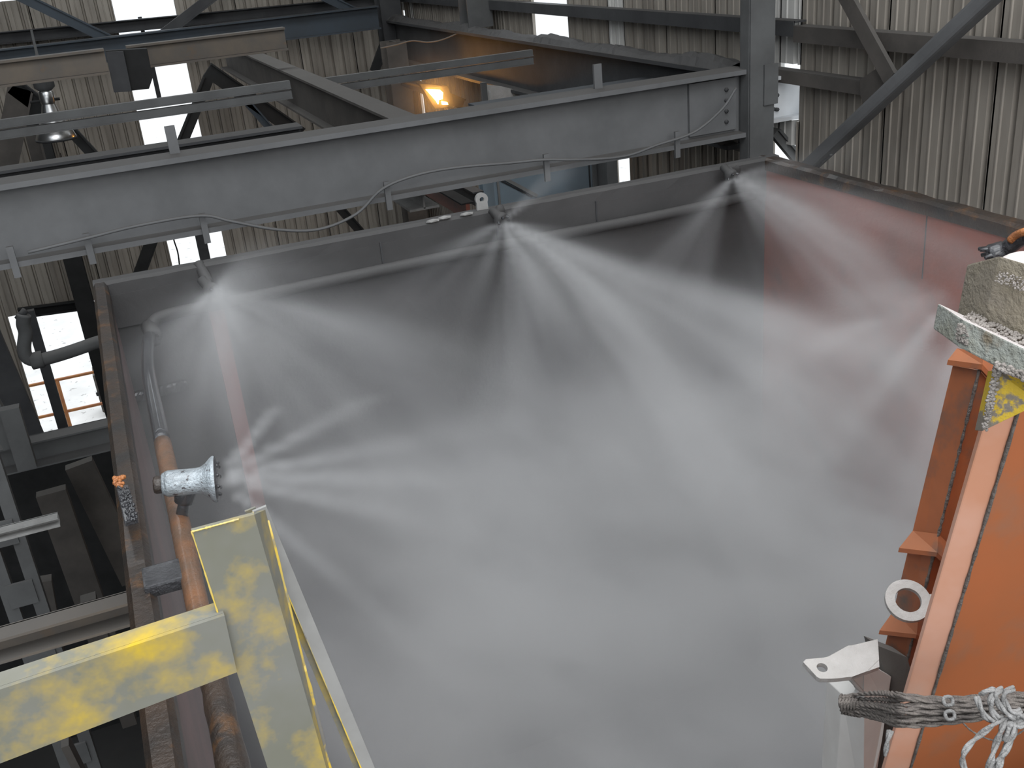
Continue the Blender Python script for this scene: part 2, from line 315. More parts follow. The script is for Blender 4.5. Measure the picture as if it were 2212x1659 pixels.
# dark runway beam along the right wall
RX = 4.25
zt = zat(1300, 106, X=RX)
zbm = zat(1190, 212, X=RX); hh = zt-zbm
rb = ibeam('runway_beam', 'deep dark runway beam along the right wall with grit on its top', 'beam', M_dark, V(RX, 6.3, zt-hh/2), V(RX, YW-0.2, zt-hh/2), hh, 0.26, 0.02, 0.03)
bm = bmesh.new(); N = 150; rows = []
for i in range(N+1):
    y0 = 6.35+(YW-6.7)*i/N; hgt = 0.045+0.03*math.sin(i*0.21)*math.sin(i*0.07+1)+random.uniform(-0.012, 0.012)
    rows.append([bm.verts.new(V(RX+dx+random.uniform(-0.01, 0.01), y0, zt+dz*max(0.012, hgt))) for dx, dz in ((-0.11, 0), (-0.06, 0.7), (0.0, 1), (0.07, 0.75), (0.12, 0))])
for i in range(N):
    for k in range(4): bm.faces.new((rows[i][k], rows[i][k+1], rows[i+1][k+1], rows[i+1][k]))
tag(link('grit_ridge', bm, M_hop, rb), kind='stuff')
# walls' girts (right wall)
def girt_right(label, pa, pb, h, m, yfar=None, ynear=None, dep=0.10):
    a, b = W(*pa, X=XW-0.12), W(*pb, X=XW-0.12); z = (a.z+b.z)/2
    ya = yfar or a.y; yb = ynear if ynear is not None else b.y
    return channel('wall_girt', label, 'girt', m, Vector((XW-0.12, ya, z)), Vector((XW-0.12, yb, z)), h, dep, 0.012, side=-1)
girt_right('upper dark girt on the right wall reaching from column to far corner', (1100, 13), (1580, 54), 0.10, M_dark, yfar=YW-0.2, ynear=6.05)
girt_right('upper brown girt on the right wall between column and frame edge', (1700, 72), (2212, 116), 0.105, M_brown, yfar=6.05, ynear=1.5)
p0, p1 = W(1660, 161, X=XW-0.12), W(1862, 192, X=XW-0.12)
channel('wall_girt', 'short lower girt from the main column to the gusset plate', 'girt', M_brown, p0, Vector((p0.x, p1.y, p0.z)), 0.085, 0.10, 0.012, side=-1)
# braces on the right wall
bx = XW-0.26
t = thing('diagonal_brace', 'long grey round-edged brace rising right across the ribbed wall', 'brace', W(1752, 352, X=bx))
B('tube', M_grey, W(1745, 362, X=bx), W(2402, -252, X=bx), 0.10, 0.085, t, bev=0.02)
B('end_plate', M_mid, W(1740, 366, X=bx), W(1790, 320, X=bx), 0.02, 0.11, t, bev=0.004)
t = thing('diagonal_brace', 'dark flat brace dropping from the top to the gusset plate', 'brace', W(1815, -30, X=bx+0.06))
B('bar', M_brown, W(1728, -190, X=bx+0.06), W(1925, 170, X=bx+0.06), 0.03, 0.105, t)
PR('gusset_plate', M_brown, [W(*q, X=bx+0.09) for q in ((1858, 172), (1905, 140), (1945, 158), (1900, 215), (1868, 230), (1858, 205))], Vector((0.015, 0, 0)), t)
# columns near the far corner
def hcol(label, x0, x1, y, ztop, zbot, m):
    t = thing('wall_column', label, 'column', V((x0+x1)/2, y, zbot)); wd = x1-x0
    for nm, lo, hi in (('front_flange', V(x0, y-0.15, zbot), V(x1, y-0.13, ztop)), ('back_flange', V(x0, y+0.13, zbot), V(x1, y+0.15, ztop)), ('web', V((x0+x1)/2-0.01, y-0.13, zbot), V((x0+x1)/2+0.01, y+0.13, ztop))):
        b = bmesh.new(); box(b, lo, hi); link(nm, b, m, t)
    return t
xa, xb = W(820, 50, Y=15.1).x, W(864, 50, Y=15.1).x
hcol('dark column at the far corner of the building, left of the small hole of daylight', xa, xb, 15.1, 3.2, FL, M_dark)
p = W(1032, 40, X=4.38)
hcol('grey column stub on the runway beam, left of the bright wall strip', p.x-0.17, p.x+0.13, p.y, 3.2, zt+0.02, M_mid)
p = W(1058, 400, Y=9.1)
hcol('pale blue-grey post at the left edge of the blue cabin', p.x-0.06, p.x+0.05, 9.1, -1.75, FL, M_bluep)
p = W(1305, 350, Y=8.0)
hcol('thin grey post between the blue cabin and the small bright opening', p.x-0.05, p.x+0.05, 8.0, -1.42, FL, M_mid)
p = W(165, 600, Y=15.2)
hcol('dark column against the stained wall, up-left of the hopper corner', p.x-0.10, p.x+0.14, 15.2, -1.6, FL, M_black)

# back wall girts, seen across the window strip
def girt_back(label, pa, pb, h, m, y=YW-0.15, x0=None, x1=None, name='wall_girt'):
    a, b = W(*pa, Y=y), W(*pb, Y=y)
    return channel(name, label, 'girt', m, Vector((x0 if x0 is not None else a.x, y, a.z)), Vector((x1 if x1 is not None else b.x, y, b.z)), h, 0.10, 0.012, side=1)
girt_back('top dark girt on the back wall crossing the bright window strip', (0, 68), (740, 12), 0.15, M_dark, x0=-6, x1=XW-0.3)
girt_back('dark girt on the back wall over the doorway of daylight', (40, 675), (190, 655), 0.14, M_black)
for i, (px, py0, py1, lb) in enumerate(((308, 45, 85, 'upper thin mullion in the bright window strip'), (337, 145, 215, 'middle thin mullion in the bright window strip below the rusty beams'), (436, 480, 570, 'thick mullion in the lowest bright window pane above the hopper'))):
    y = YW-0.05; a, b = W(px-12 if i < 2 else px-8, py0-8, Y=y), W(px+8, py1+8, Y=y); wdt = 0.05 if i == 0 else 0.06 if i == 1 else 0.15
    q = W(px, (py0+py1)/2, Y=y)
    tag(B('window_mullion', M_dark, Vector((q.x, y, b.z)), Vector((q.x, y, a.z)), wdt, 0.05, up=Vector((0, 1, 0))), lb, 'mullion')

# blue girder near the back wall
a, b = W(20, 118, Y=14.6), W(820, 62, Y=14.6)
ibeam('eaves_girder', 'long blue-grey girder near the back wall above the rusty beams', 'beam', M_blue, Vector((-6, 14.6, (a.z+b.z)/2+0.04)), Vector((b.x, 14.6, (a.z+b.z)/2+0.04)), 0.30, 0.2)
def xbeam(name, label, m, pa, pb, y, h, wd, kind=ibeam, x0=None, **k):
    a, b = W(*pa, Y=y), W(*pb, Y=y); z = (a.z+b.z)/2
    return kind(name, label, 'beam', m, Vector((a.x if x0 is None else x0, y, z)), Vector((b.x, y, z)), h, wd, **k)
xbeam('rusty_beam', 'rust-stained beam ending right above the bright window strip', M_rust, (275, 115), (618, 92), 10.0, 0.20, 0.13)
xbeam('rusty_beam', 'rust-stained lower-left beam ending beside the hanging dark box', M_rust, (0, 158), (230, 133), 9.0, 0.19, 0.13, x0=-6)
t = thing('junction_box', 'dark square plate box hanging between the two rusty beams', 'box', W(280, 150, Y=9.05))
PR('housing', M_black, [W(*q, Y=9.05) for q in ((228, 110), (318, 105), (330, 168), (322, 192), (248, 200))], Vector((0, 0.12, 0)), t, bev=0.004)
PR('side_plate', M_dark, [W(*q, Y=9.03) for q in ((228, 112), (266, 110), (284, 197), (246, 199))], Vector((0, -0.02, 0)), t)
def twin(label, pa, pb, y, x0=None):
    a, b = W(*pa, Y=y), W(*pb, Y=y); z = (a.z+b.z)/2; xa_ = a.x if x0 is None else x0
    t = thing('twin_channel_beam', label, 'beam', Vector((xa_, y, z)))
    for dz in (0.035, -0.035):
        B('channel', M_mid, Vector((xa_, y, z+dz)), Vector((b.x, y, z+dz)), 0.05, 0.055, t)
        B('channel_lip', M_mid, Vector((xa_, y-0.03, z+dz-0.024)), Vector((b.x, y-0.03, z+dz-0.024)), 0.02, 0.008, t)
    return t
twin('left twin-channel beam crossing the lower bright window', (0, 277), (628, 195), 7.8, x0=-5)
twin('right twin-channel beam crossing just above the glowing lamp', (690, 180), (1150, 128), 9.0)
# beam running away from the girder
p = W(885, 262, Y=6.15)
ibeam('cross_beam', 'dark cross beam running from the grey girder back towards the far wall', 'beam', M_brown, Vector((p.x, 6.14, p.z-0.16)), Vector((p.x, 14.4, p.z-0.16)), 0.34, 0.17)
xbeam('tie_beam', 'dark tie beam just behind the top of the grey girder on the left', M_dark, (0, 384), (650, 288), 7.4, 0.12, 0.2, x0=-6)
xbeam('tie_beam', 'dark blue-grey tie beam behind the girder right of the lamp', M_blue, (1020, 236), (1500, 170), 7.6, 0.10, 0.16)
# background bracing: (label, a, b, y, width)
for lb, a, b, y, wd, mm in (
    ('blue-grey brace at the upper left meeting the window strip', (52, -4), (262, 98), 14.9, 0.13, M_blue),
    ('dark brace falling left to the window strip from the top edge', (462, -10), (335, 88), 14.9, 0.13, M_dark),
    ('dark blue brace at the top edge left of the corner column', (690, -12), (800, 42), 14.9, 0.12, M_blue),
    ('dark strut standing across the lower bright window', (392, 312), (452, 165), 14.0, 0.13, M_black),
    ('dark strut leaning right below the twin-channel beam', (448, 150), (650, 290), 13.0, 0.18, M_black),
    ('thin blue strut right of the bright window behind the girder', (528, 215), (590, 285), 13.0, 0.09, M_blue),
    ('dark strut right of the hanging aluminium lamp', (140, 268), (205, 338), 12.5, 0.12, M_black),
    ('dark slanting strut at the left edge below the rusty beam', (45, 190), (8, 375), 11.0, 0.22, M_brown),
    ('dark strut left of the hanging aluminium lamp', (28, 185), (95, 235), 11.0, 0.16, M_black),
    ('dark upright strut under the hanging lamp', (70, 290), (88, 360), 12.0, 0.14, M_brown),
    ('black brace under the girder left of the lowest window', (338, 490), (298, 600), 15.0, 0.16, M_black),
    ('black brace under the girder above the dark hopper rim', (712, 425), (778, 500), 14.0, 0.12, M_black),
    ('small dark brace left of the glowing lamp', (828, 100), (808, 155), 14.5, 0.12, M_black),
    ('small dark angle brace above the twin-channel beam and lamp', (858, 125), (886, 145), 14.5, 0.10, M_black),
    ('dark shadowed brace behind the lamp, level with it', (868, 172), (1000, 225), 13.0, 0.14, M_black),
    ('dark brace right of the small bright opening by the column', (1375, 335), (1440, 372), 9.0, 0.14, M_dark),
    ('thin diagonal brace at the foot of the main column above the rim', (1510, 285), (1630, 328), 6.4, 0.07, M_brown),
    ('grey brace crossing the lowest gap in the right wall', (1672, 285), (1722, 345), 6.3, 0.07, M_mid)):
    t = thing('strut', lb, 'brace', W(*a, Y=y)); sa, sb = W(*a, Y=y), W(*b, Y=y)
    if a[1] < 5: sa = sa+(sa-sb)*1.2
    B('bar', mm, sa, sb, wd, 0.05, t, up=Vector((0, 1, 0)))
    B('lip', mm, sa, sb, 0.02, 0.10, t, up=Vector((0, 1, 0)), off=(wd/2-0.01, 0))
p = W(868, 200, Y=13.5)
hcol('brown post left of the lamp behind the cross beam', p.x-0.17, p.x+0.10, 13.5, -1.2, FL, M_brown)
# stub beam hanging under the girder, end towards the camera
p = W(914, 422, Y=6.25)
t = thing('stub_beam', 'short I-beam under the girder showing its end, above the hopper rim', 'beam', p)
b0 = Vector((p.x, 6.25, CAMZ-1.50)); b1 = Vector((p.x, 8.6, CAMZ-1.50))
B('web', M_greyang, b0, b1, 0.012, 0.18, t); B('top_flange', M_mid, b0, b1, 0.2, 0.015, t, off=(0, 0.09)); B('bottom_flange', M_greyang, b0, b1, 0.2, 0.015, t, off=(0, -0.09))
a, b = W(905, 395, Y=8.5), W(1012, 458, Y=7.2)
t = thing('red_channel', 'dull red channel slanting away under the girder beside the stub beam', 'beam', a)
B('web', M_hopred, a, Vector((b.x, 7.2, b.z)), 0.03, 0.13, t); B('top_flange', M_black, a, Vector((b.x, 7.2, b.z)), 0.10, 0.012, t, off=(0.0, 0.065))
a, b = W(950, 385, Y=8.8), W(1035, 432, Y=7.6)
t = thing('dark_channel', 'dark channel slanting away just left of the lug on the rim', 'beam', a)
B('web', M_dark, a, b, 0.03, 0.12, t); B('top_flange', M_dark, a, b, 0.09, 0.012, t, off=(0, 0.06))
# blue cabin beyond
x0_, x1_ = W(1066, 400, Y=8.7).x, W(1280, 380, Y=8.7).x
t = thing('blue_cabin', 'pale blue sheet-metal cabin seen under the girder', 'cabin', V(x0_, 8.7, FL))
bm = bmesh.new(); box(bm, V(x0_, 8.7, FL), V(x1_, 9.0, zat(1100, 238, Y=8.7)), 0.01); link('body', bm, M_bluep, t)
B('diagonal_seam', M_dark, W(1072, 385, Y=8.69), W(1150, 425, Y=8.69), 0.012, 0.01, t, up=Vector((0, 1, 0)))
B('diagonal_trim', M_greyang, W(1076, 378, Y=8.68), W(1160, 423, Y=8.68), 0.03, 0.012, t, up=Vector((0, 1, 0)))
q = W(1273, 370, Y=8.69); B('edge_strip', M_dark, Vector((q.x, 8.69, CAMZ-3)), Vector((q.x, 8.69, CAMZ-1.6)), 0.012, 0.01, t, up=Vector((0, 1, 0)))
q = W(1076, 400, Y=8.68); B('edge_trim', M_greyang, Vector((q.x, 8.68, CAMZ-3)), Vector((q.x, 8.68, CAMZ-1.28)), 0.02, 0.012, t, up=Vector((0, 1, 0)))
t = thing('leaning_sheet', 'pale grey triangular sheet showing above the girder to the right of the lamp', 'sheet', W(1090, 205, Y=10.4))
PR('sheet', M_lug, [W(*q, Y=10.4) for q in ((1051, 183), (1085, 187), (1131, 198), (1128, 240), (1051, 250))], Vector((0, 0.03, 0)), t)
B('sheet_edge_post', M_mid, W(1044, 178, Y=10.38), W(1050, 250, Y=10.38), 0.06, 0.04, t, up=Vector((0, 1, 0)))
# slack cable along the girder
cp = [(60, 545), (185, 515), (300, 487), (432, 466), (500, 478), (600, 496), (690, 495), (770, 462), (826, 408), (900, 378), (985, 362), (1100, 352), (1175, 345), (1230, 345), (1300, 343), (1360, 335), (1420, 313), (1500, 285), (1560, 235), (1590, 190)]
T('girder_cable', M_grey, curve([W(*q, Y=GY-0.16) for q in cp], 6), 0.009, seg=8)
tag(bpy.data.objects['girder_cable'], 'slack grey cable looping along the lower edge of the girder', 'cable')
T('thin_cable', M_rust, curve([W(*q, Y=12.0) for q in ((822, 104), (855, 97), (890, 88), (925, 91), (960, 84), (1010, 62))], 6), 0.008, seg=6)
tag(bpy.data.objects['thin_cable'], 'thin sagging cable above the glowing lamp', 'cable')
T('thin_cable', M_black, curve([W(*q, Y=15.4) for q in ((370, 495), (376, 520), (384, 545), (388, 575))], 5), 0.012, seg=6)
tag(bpy.data.objects['thin_cable.001'], 'thin black cable hanging in the lowest bright window', 'cable')

# ------------------------------------------------------------------ lamps
LY = 12.0
t = thing('floodlight', 'glowing orange floodlight behind the grey girder', 'lamp', W(940, 205, Y=LY))
PR('housing', M_black, [W(*q, Y=LY+0.04) for q in ((905, 180), (968, 186), (985, 230), (940, 236))], Vector((0.0, 0.16, 0)), t, bev=0.01)
PR('glass', M_lamp, [W(*q, Y=LY) for q in ((921, 193), (950, 194), (957, 200), (956, 214), (948, 216), (947, 225), (943, 218))], Vector((0, 0.03, 0)), t)
PR('lower_glint', M_lamp, [W(*q, Y=LY) for q in ((955, 219), (966, 221), (968, 226), (956, 226))], Vector((0, 0.03, 0)), t)  # glowing piece standing in for a reflection of the bulb
T('bracket', M_black, curve([W(*q, Y=LY+0.1) for q in ((870, 178), (905, 186), (930, 190))], 4), 0.015, t, 6)
l = bpy.data.lights.new('floodlight_glow', 'POINT'); l.energy = 13; l.color = (1.0, 0.42, 0.08); l.shadow_soft_size = 0.08
o = bpy.data.objects.new('floodlight_glow', l); COL.objects.link(o); o.location = W(942, 206, Y=LY-0.12); o.parent = t; o.matrix_parent_inverse = t.matrix_world.inverted()
HY = 10.0
q = W(122, 300, Y=HY); ax = Vector((0.03, 0, 1)).normalized()
t = thing('high_bay_lamp', 'hanging aluminium bell lamp with an orange glint at the upper left', 'lamp', q)
lathe('reflector', M_alu, q, ax, [(0.0, 0.165), (0.012, 0.168), (0.06, 0.15), (0.13, 0.115), (0.22, 0.075), (0.30, 0.055)], t, 32)
lathe('reflector_rim', M_dark, q, ax, [(0.0, 0.160), (-0.008, 0.170), (0.006, 0.174), (0.012, 0.168)], t, 32)
lathe('neck', M_alu, q+ax*0.30, ax, [(0, 0.055), (0.02, 0.062), (0.10, 0.062), (0.115, 0.05)], t, 24)
lathe('ballast_housing', M_mid, q+ax*0.41, ax, [(0, 0.05), (0.03, 0.085), (0.24, 0.08), (0.27, 0.03), (0.30, 0.012), (0.5, 0.01)], t, 24)
T('cross_arm', M_black, [q+ax*0.33+Vector((-0.14, 0, 0)), q+ax*0.33+Vector((0.10, 0, 0.0))], 0.012, t, 8)

# ------------------------------------------------------------------ daylight doorway, pipe, rail and steel left of the hopper
t = thing('elbow_pipe', 'fat grey pipe bending across the bright doorway at the left', 'pipe', W(60, 760, Y=9.0))
T('pipe', M_mid, curve([W(*q, Y=9.0) for q in ((52, 680), (50, 700), (55, 720), (52, 750), (58, 772), (80, 778), (110, 772), (150, 760), (215, 738), (260, 726))], 5), 0.055, t, 16)
lathe('coupling', M_mid, W(80, 778, Y=9.0), Vector((1, 0, 0.02)), [(-0.05, 0.062), (-0.045, 0.072), (0.045, 0.072), (0.05, 0.062)], t, 20)
T('thin_branch', M_dark, [W(55, 670, Y=9.02), W(38, 690, Y=9.02)], 0.03, t, 10)
hp = W(100, 800, Y=12.5); a, b = W(58, 690, Y=12.5), W(150, 950, Y=12.5)
tag(B('doorway_post', M_dark, Vector((hp.x, 12.5, 0.0)), Vector((hp.x, 12.5, a.z+0.1)), 0.11, 0.09, up=Vector((0, 1, 0))), 'dark post standing in front of the bright doorway', 'post')
RY = 17.2
t = thing('handrail', 'orange rusty handrail outside the bright doorway', 'railing', W(150, 950, Y=RY))
za, zb = W(150, 815, Y=RY).z, W(160, 885, Y=RY).z
for zz, nm in ((za, 'top_rail'), (zb, 'middle_rail')):
    T(nm, M_hand, [Vector((-3.2, RY, zz)), Vector((0.3, RY, zz))], 0.026, t, 10)
for px in (140,):
    q = W(px, 880, Y=RY); T('post', M_hand, [Vector((q.x, RY, za)), Vector((q.x, RY, W(160, 950, Y=RY).z-0.2))], 0.03, t, 10)
q = W(228, 850, Y=RY); T('post', M_hand, [Vector((q.x+0.15, RY, za)), Vector((q.x+0.15, RY, W(160, 950, Y=RY).z-0.2))], 0.03, t, 10)
B('kick_plate', M_dark, Vector((-3.2, RY, W(180, 930, Y=RY).z)), Vector((0.3, RY, W(180, 930, Y=RY).z)), 0.03, 0.22, t)
bm = bmesh.new(); box(bm, V(-3.4, YW+0.15, zat(180, 945, Y=RY)-0.25), V(0.5, RY+0.1, zat(180, 945, Y=RY)-0.12)); tag(link('outside_landing', bm, M_ground), 'pale landing outside the bright doorway under the handrail', 'landing')
t = thing('outside_bin', 'dark box-shaped unit outside at the right edge of the doorway', 'box', W(225, 860, Y=20))
PR('body', M_brown, [W(*q, Y=20) for q in ((200, 812), (240, 800), (262, 905), (222, 890))], Vector((0, 0.5, 0)), t)
B('foot', M_black, W(208, 852, Y=19.98), W(215, 850, Y=19.98), 0.06, 0.06, t)
# gallery beams at left
def lbeam(name, label, m, pa, pb, y, h, wd, x0=-6.0, x1=None):
    a, b = W(*pa, Y=y), W(*pb, Y=y); z = (a.z+b.z)/2
    return channel(name, label, 'beam', m, Vector((x0, y, z)), Vector((b.x if x1 is None else x1, y, z)), h, wd, 0.012, side=1)
lbeam('gallery_beam', 'grey gallery beam below the bright doorway', M_mid, (30, 975), (250, 930), 7.5, 0.20, 0.14, x1=-0.25)
lbeam('gallery_beam', 'brownish gallery beam lower left, just above the yellow rail', M_rust, (30, 1368), (285, 1305), 3.9, 0.11, 0.09, x0=-3, x1=-0.22)
lbeam('channel_stub', 'short pale channel stub in the dark at the left', M_greyang, (30, 1140), (128, 1118), 5.6, 0.06, 0.06, x0=-1.6)
pw = bmesh.new(); box(pw, V(-7.9, 10.6, FL), V(-0.2, 10.7, zat(150, 985, Y=10.6))); tag(link('void_shade_panel', pw, M_black), kind='structure')  # dark sheet added to stand in for the unlit void
# laced column far left
LYc = 6.0
def lace(label, y, pxl, pxr, py, m):
    t = thing('laced_column', label, 'column', V(W(pxl, py, Y=y).x, y, FL))
    xl, xr = W(pxl, py, Y=y).x, W(pxr, py, Y=y).x; w_ = 0.075
    for x_ in (xl, xr):
        bm = bmesh.new(); box(bm, V(x_-w_/2, y-0.03, FL), V(x_+w_/2, y+0.03, -2.2)); link('chord', bm, m, t)
    z = -5.9; k = 0
    while z < -2.3:
        B('batten', m, V(xl, y-0.035, z), V(xr, y-0.035, z), 0.02, 0.16, t); z += 0.42; k += 1
    return t
lace('grey battened column at the far left edge beside the dark void', 6.0, -28, 38, 1150, M_mid)
for lb, a, b, y, wd in (('dark leaning post left of the bright doorway', (-92, 600), (78, 990), 10.0, 0.30),
    ('grey knee brace under the doorway at the left edge', (20, 880), (60, 1010), 7.0, 0.12),
    ('grey knee brace leaning left at the left edge', (-30, 860), (30, 960), 7.2, 0.13)):
    t = thing('knee_brace', lb, 'brace', W(*a, Y=y)); B('bar', M_mid if y < 9 else M_dark, W(*a, Y=y), W(*b, Y=y), wd, 0.08, t, up=Vector((0, 1, 0)))
# things in the dark void below
for i, (a, b, y, lb) in enumerate((((170, 1000), (290, 1250), 8.5, 'faint dark column sloping in the void beside the rim'), ((110, 1060), (230, 1400), 8.0, 'faint broad column in the dark void'),
    ((95, 1250), (140, 1500), 7.2, 'faint post low in the dark void at the left'), ((190, 1290), (280, 1560), 6.6, 'faint post under the lower gallery beam'), ((140, 1600), (190, 1700), 5.0, 'faint rod at the bottom edge under the yellow rail'))):
    t = thing('shadowed_column', lb, 'column', W(*b, Y=y)); q = W(*a, Y=y); q2 = W(*b, Y=y)
    B('bar', M_brown, Vector((q.x, y, q.z)), Vector((q2.x, y, q2.z)), 0.22 if i < 2 else 0.1 if i < 4 else 0.04, 0.1, t, up=Vector((0, 1, 0)))

# ------------------------------------------------------------------ the hopper
HX0, HX1, HY0, HY1, HZ, HB = -0.13, 3.68, 0.85, 5.22, -1.40, -5.2
h = thing('hopper', 'huge open steel hopper filled with water mist', 'hopper', V(1.8, 3, HB))
bm = bmesh.new(); box(bm, V(HX0-0.05, HY1, HB), V(HX1+0.05, HY1+0.04, HZ-0.02)); link('back_plate', bm, M_hop, h)
bm = bmesh.new(); box(bm, V(HX0-0.012, HY0, HB), V(HX0, HY1, HZ-0.02)); link('left_plate', bm, M_hoppink, h)
bm = bmesh.new(); box(bm, V(HX1, HY0, HB), V(HX1+0.04, HY1, HZ-0.02)); link('right_plate', bm, M_hopred, h)
bm = bmesh.new(); box(bm, V(HX0, HY0-0.04, HB), V(HX1, HY0, HZ-0.35)); link('front_plate', bm, M_hop, h)
bm = bmesh.new(); box(bm, V(HX0, HY0, HB-0.04), V(HX1, HY1, HB)); link('bottom_plate', bm, M_hop, h)
def wobble_bar(name, m, p0, p1, a, b, n, amp, parent, smooth=False):
    bm = bmesh.new(); d = (p1-p0); s = d.normalized().cross(Vector((0, 0, 1))); rings = []
    for i in range(n+1):
        c_ = p0+d*(i/n); r = []
        for x, z in ((-1, -1), (1, -1), (1, 0.6), (0.6, 1), (-0.6, 1), (-1, 0.6)):
            r.append(bm.verts.new(c_+s*(x*a/2+random.uniform(-amp, amp)*(1 if z > 0 else 0.3))+Vector((0, 0, z*b/2+(random.uniform(-amp, amp) if z > 0 else 0)))))
        rings.append(r)
    for i in range(n):
        for k in range(6): bm.faces.new((rings[i][k], rings[i][(k+1) % 6], rings[i+1][(k+1) % 6], rings[i+1][k]))
    bm.faces.new(rings[0][::-1]); bm.faces.new(rings[-1]); return link(name, bm, m, parent, smooth=smooth)
wobble_bar('back_rim', M_hop, V(HX0-0.06, HY1+0.04, HZ-0.035), V(HX1+0.1, HY1+0.04, HZ-0.035), 0.10, 0.07, 40, 0.0022, h)
wobble_bar('right_rim', M_rim, V(HX1+0.04, HY1+0.08, HZ-0.035), V(HX1+0.04, HY0, HZ-0.035), 0.10, 0.07, 60, 0.0035, h)
wobble_bar('left_rim', M_rim, V(HX0-0.03, HY1+0.08, HZ-0.05), V(HX0-0.03, HY0, HZ-0.05), 0.07, 0.10, 36, 0.0012, h)
# outer lip where the back wall has been thickened below the rim, and panel joints
bm = bmesh.new(); box(bm, V(HX0, HY1-0.012, HZ-0.24), V(HX1, HY1, HZ-0.07)); link('lip_plate', bm, M_hop, h)
for px in (820, 1075, 1290):
    q = W(px, 520, Y=HY1); bm = bmesh.new(); box(bm, V(q.x-0.006, HY1-0.018, HZ-0.24), V(q.x+0.003, HY1, HZ-0.06)); link('weld_seam', bm, M_dark, h)
q = W(2005, 440, X=HX1); bm = bmesh.new(); box(bm, V(HX1-0.003, q.y-0.003, HZ-0.4), V(HX1, q.y+0.003, HZ-0.06)); link('weld_seam', bm, M_dark, h)
q = W(2165, 560, X=HX1)
# red vertical stiffener on the back wall
a = W(458, 650, Y=HY1-0.03)
red = mat('red_flat_bar_paint', (0.26, 0.09, 0.08), (0.2, 0.08, 0.07), 3, rough=0.5)
B('red_stiffener', red, Vector((a.x+0.01, HY1-0.03, CAMZ-1.62)), Vector((a.x+0.01, HY1-0.03, CAMZ-3.4)), 0.075, 0.04, h, up=Vector((0, 1, 0)))
# ledge low on the left
wobble_bar('ledge_bar', M_wet, W(255, 866, Y=HY1-0.03), W(404, 828, Y=HY1-0.03), 0.05, 0.045, 30, 0.003, h)
# lug standing on the back rim
t_ = [W(*q, Y=HY1+0.03) for q in ((1030, 455), (1027, 430), (1030, 421), (1040, 417), (1050, 420), (1055, 430), (1052, 450), (1050, 462))]
bm = bmesh.new(); cx = W(1041, 431, Y=HY1+0.03)
outer = [cx+Vector((math.cos(a_)*0.036, 0, math.sin(a_)*0.036)) for a_ in [math.radians(-30+12*i) for i in range(21)]]
outer += [cx+Vector((-0.036, 0, -0.12)), cx+Vector((0.036, 0, -0.12))]
inner = [cx+Vector((math.cos(a_)*0.013, 0, math.sin(a_)*0.013)) for a_ in [math.radians(-30+12*i) for i in range(21)]]+[cx+Vector((-0.009, 0, -0.012)), cx+Vector((0.009, 0, -0.012))]
for dy in (0.0,):
    n = len(outer); A = [[bm.verts.new(p+Vector((0, e, 0))) for p in outer] for e in (0, 0.02)]; C_ = [[bm.verts.new(p+Vector((0, e, 0))) for p in inner] for e in (0, 0.02)]
    for i in range(n):
        j = (i+1) % n
        bm.faces.new((A[0][i], A[0][j], C_[0][j], C_[0][i])); bm.faces.new((A[1][j], A[1][i], C_[1][i], C_[1][j]))
        bm.faces.new((A[0][j], A[0][i], A[1][i], A[1][j])); bm.faces.new((C_[0][i], C_[0][j], C_[1][j], C_[1][i]))
link('lifting_lug', bm, M_greyang, h)
for px, py in ((935, 477), (960, 470), (1008, 462)):
    q = W(px, py, Y=HY1-0.01); bm = bmesh.new(); bmesh.ops.create_icosphere(bm, subdivisions=1, radius=0.022, matrix=Matrix.Translation(q) @ Matrix.Diagonal((2.0, 0.6, 0.5, 1)))
    link('grit_lump', bm, M_greyang, h)
# gusset where the left nozzle arm meets the back rim
a = W(430, 580, Y=HY1+0.02)

# ------------------------------------------------------------------ spray piping
sp_ = thing('spray_header_pipe', 'spray header pipe running along the back of the hopper below its rim', 'pipe', W(320, 690, Y=HY1-0.06))
zh = CAMZ-1.60; yb = HY1-0.07
T('back_run', M_hop, curve([Vector((0.02, yb-0.10, zh-0.10)), Vector((0.04, yb-0.01, zh-0.02)), Vector((0.16, yb, zh)), Vector((0.35, yb, zh-0.0)), Vector((0.9, yb, zh+0.005)), Vector((1.9, yb, zh+0.01)), Vector((2.8, yb, zh)), Vector((3.55, yb, zh+0.01))], 6), 0.03, sp_, 14)
lathe('corner_elbow', M_hop, Vector((0.02, yb-0.06, zh-0.05)), Vector((0.15, -1, -0.3)), [(-0.05, 0.02), (-0.045, 0.04), (0.05, 0.04), (0.055, 0.02)], sp_, 16)
rp = thing('side_spray_pipe', 'rusty orange wet pipe running along the left rim of the hopper', 'pipe', W(400, 1200, Z=-1.40))
pr = [Vector((0.02, 5.05, zh-0.08)), Vector((0.0, 4.6, CAMZ-1.52)), Vector((-0.03, 4.0, CAMZ-1.45)), Vector((-0.035, 3.4, CAMZ-1.415)), Vector((-0.036, 2.7, CAMZ-1.40)), Vector((-0.038, 2.2, CAMZ-1.40)), Vector((-0.038, 1.75, CAMZ-1.40)), Vector((-0.038, 1.0, CAMZ-1.40))]
pts = curve(pr, 10)
cut = next(i for i, p in enumerate(pts) if p.y < 3.25); cut2 = next(i for i, p in enumerate(pts) if p.y < 1.95)
tag(T('far_length', M_wet, pts[:cut+1], 0.026, rp, 14), 'far dark wet length')
tag(T('rusty_length', M_pipe, pts[cut:cut2+1], 0.027, rp, 16), 'orange rusty length')
rr = [0.031+random.uniform(-0.003, 0.003) for _ in pts[cut2:]]
tag(T('near_length', M_rim, pts[cut2:], 0.031, rp, 16, rr=rr), 'near dark tarry length')
B('pipe_support', M_wet, V(HX0-0.02, 2.36, -1.40), V(-0.05, 2.36, -1.40), 0.10, 0.035, rp, bev=0.006)
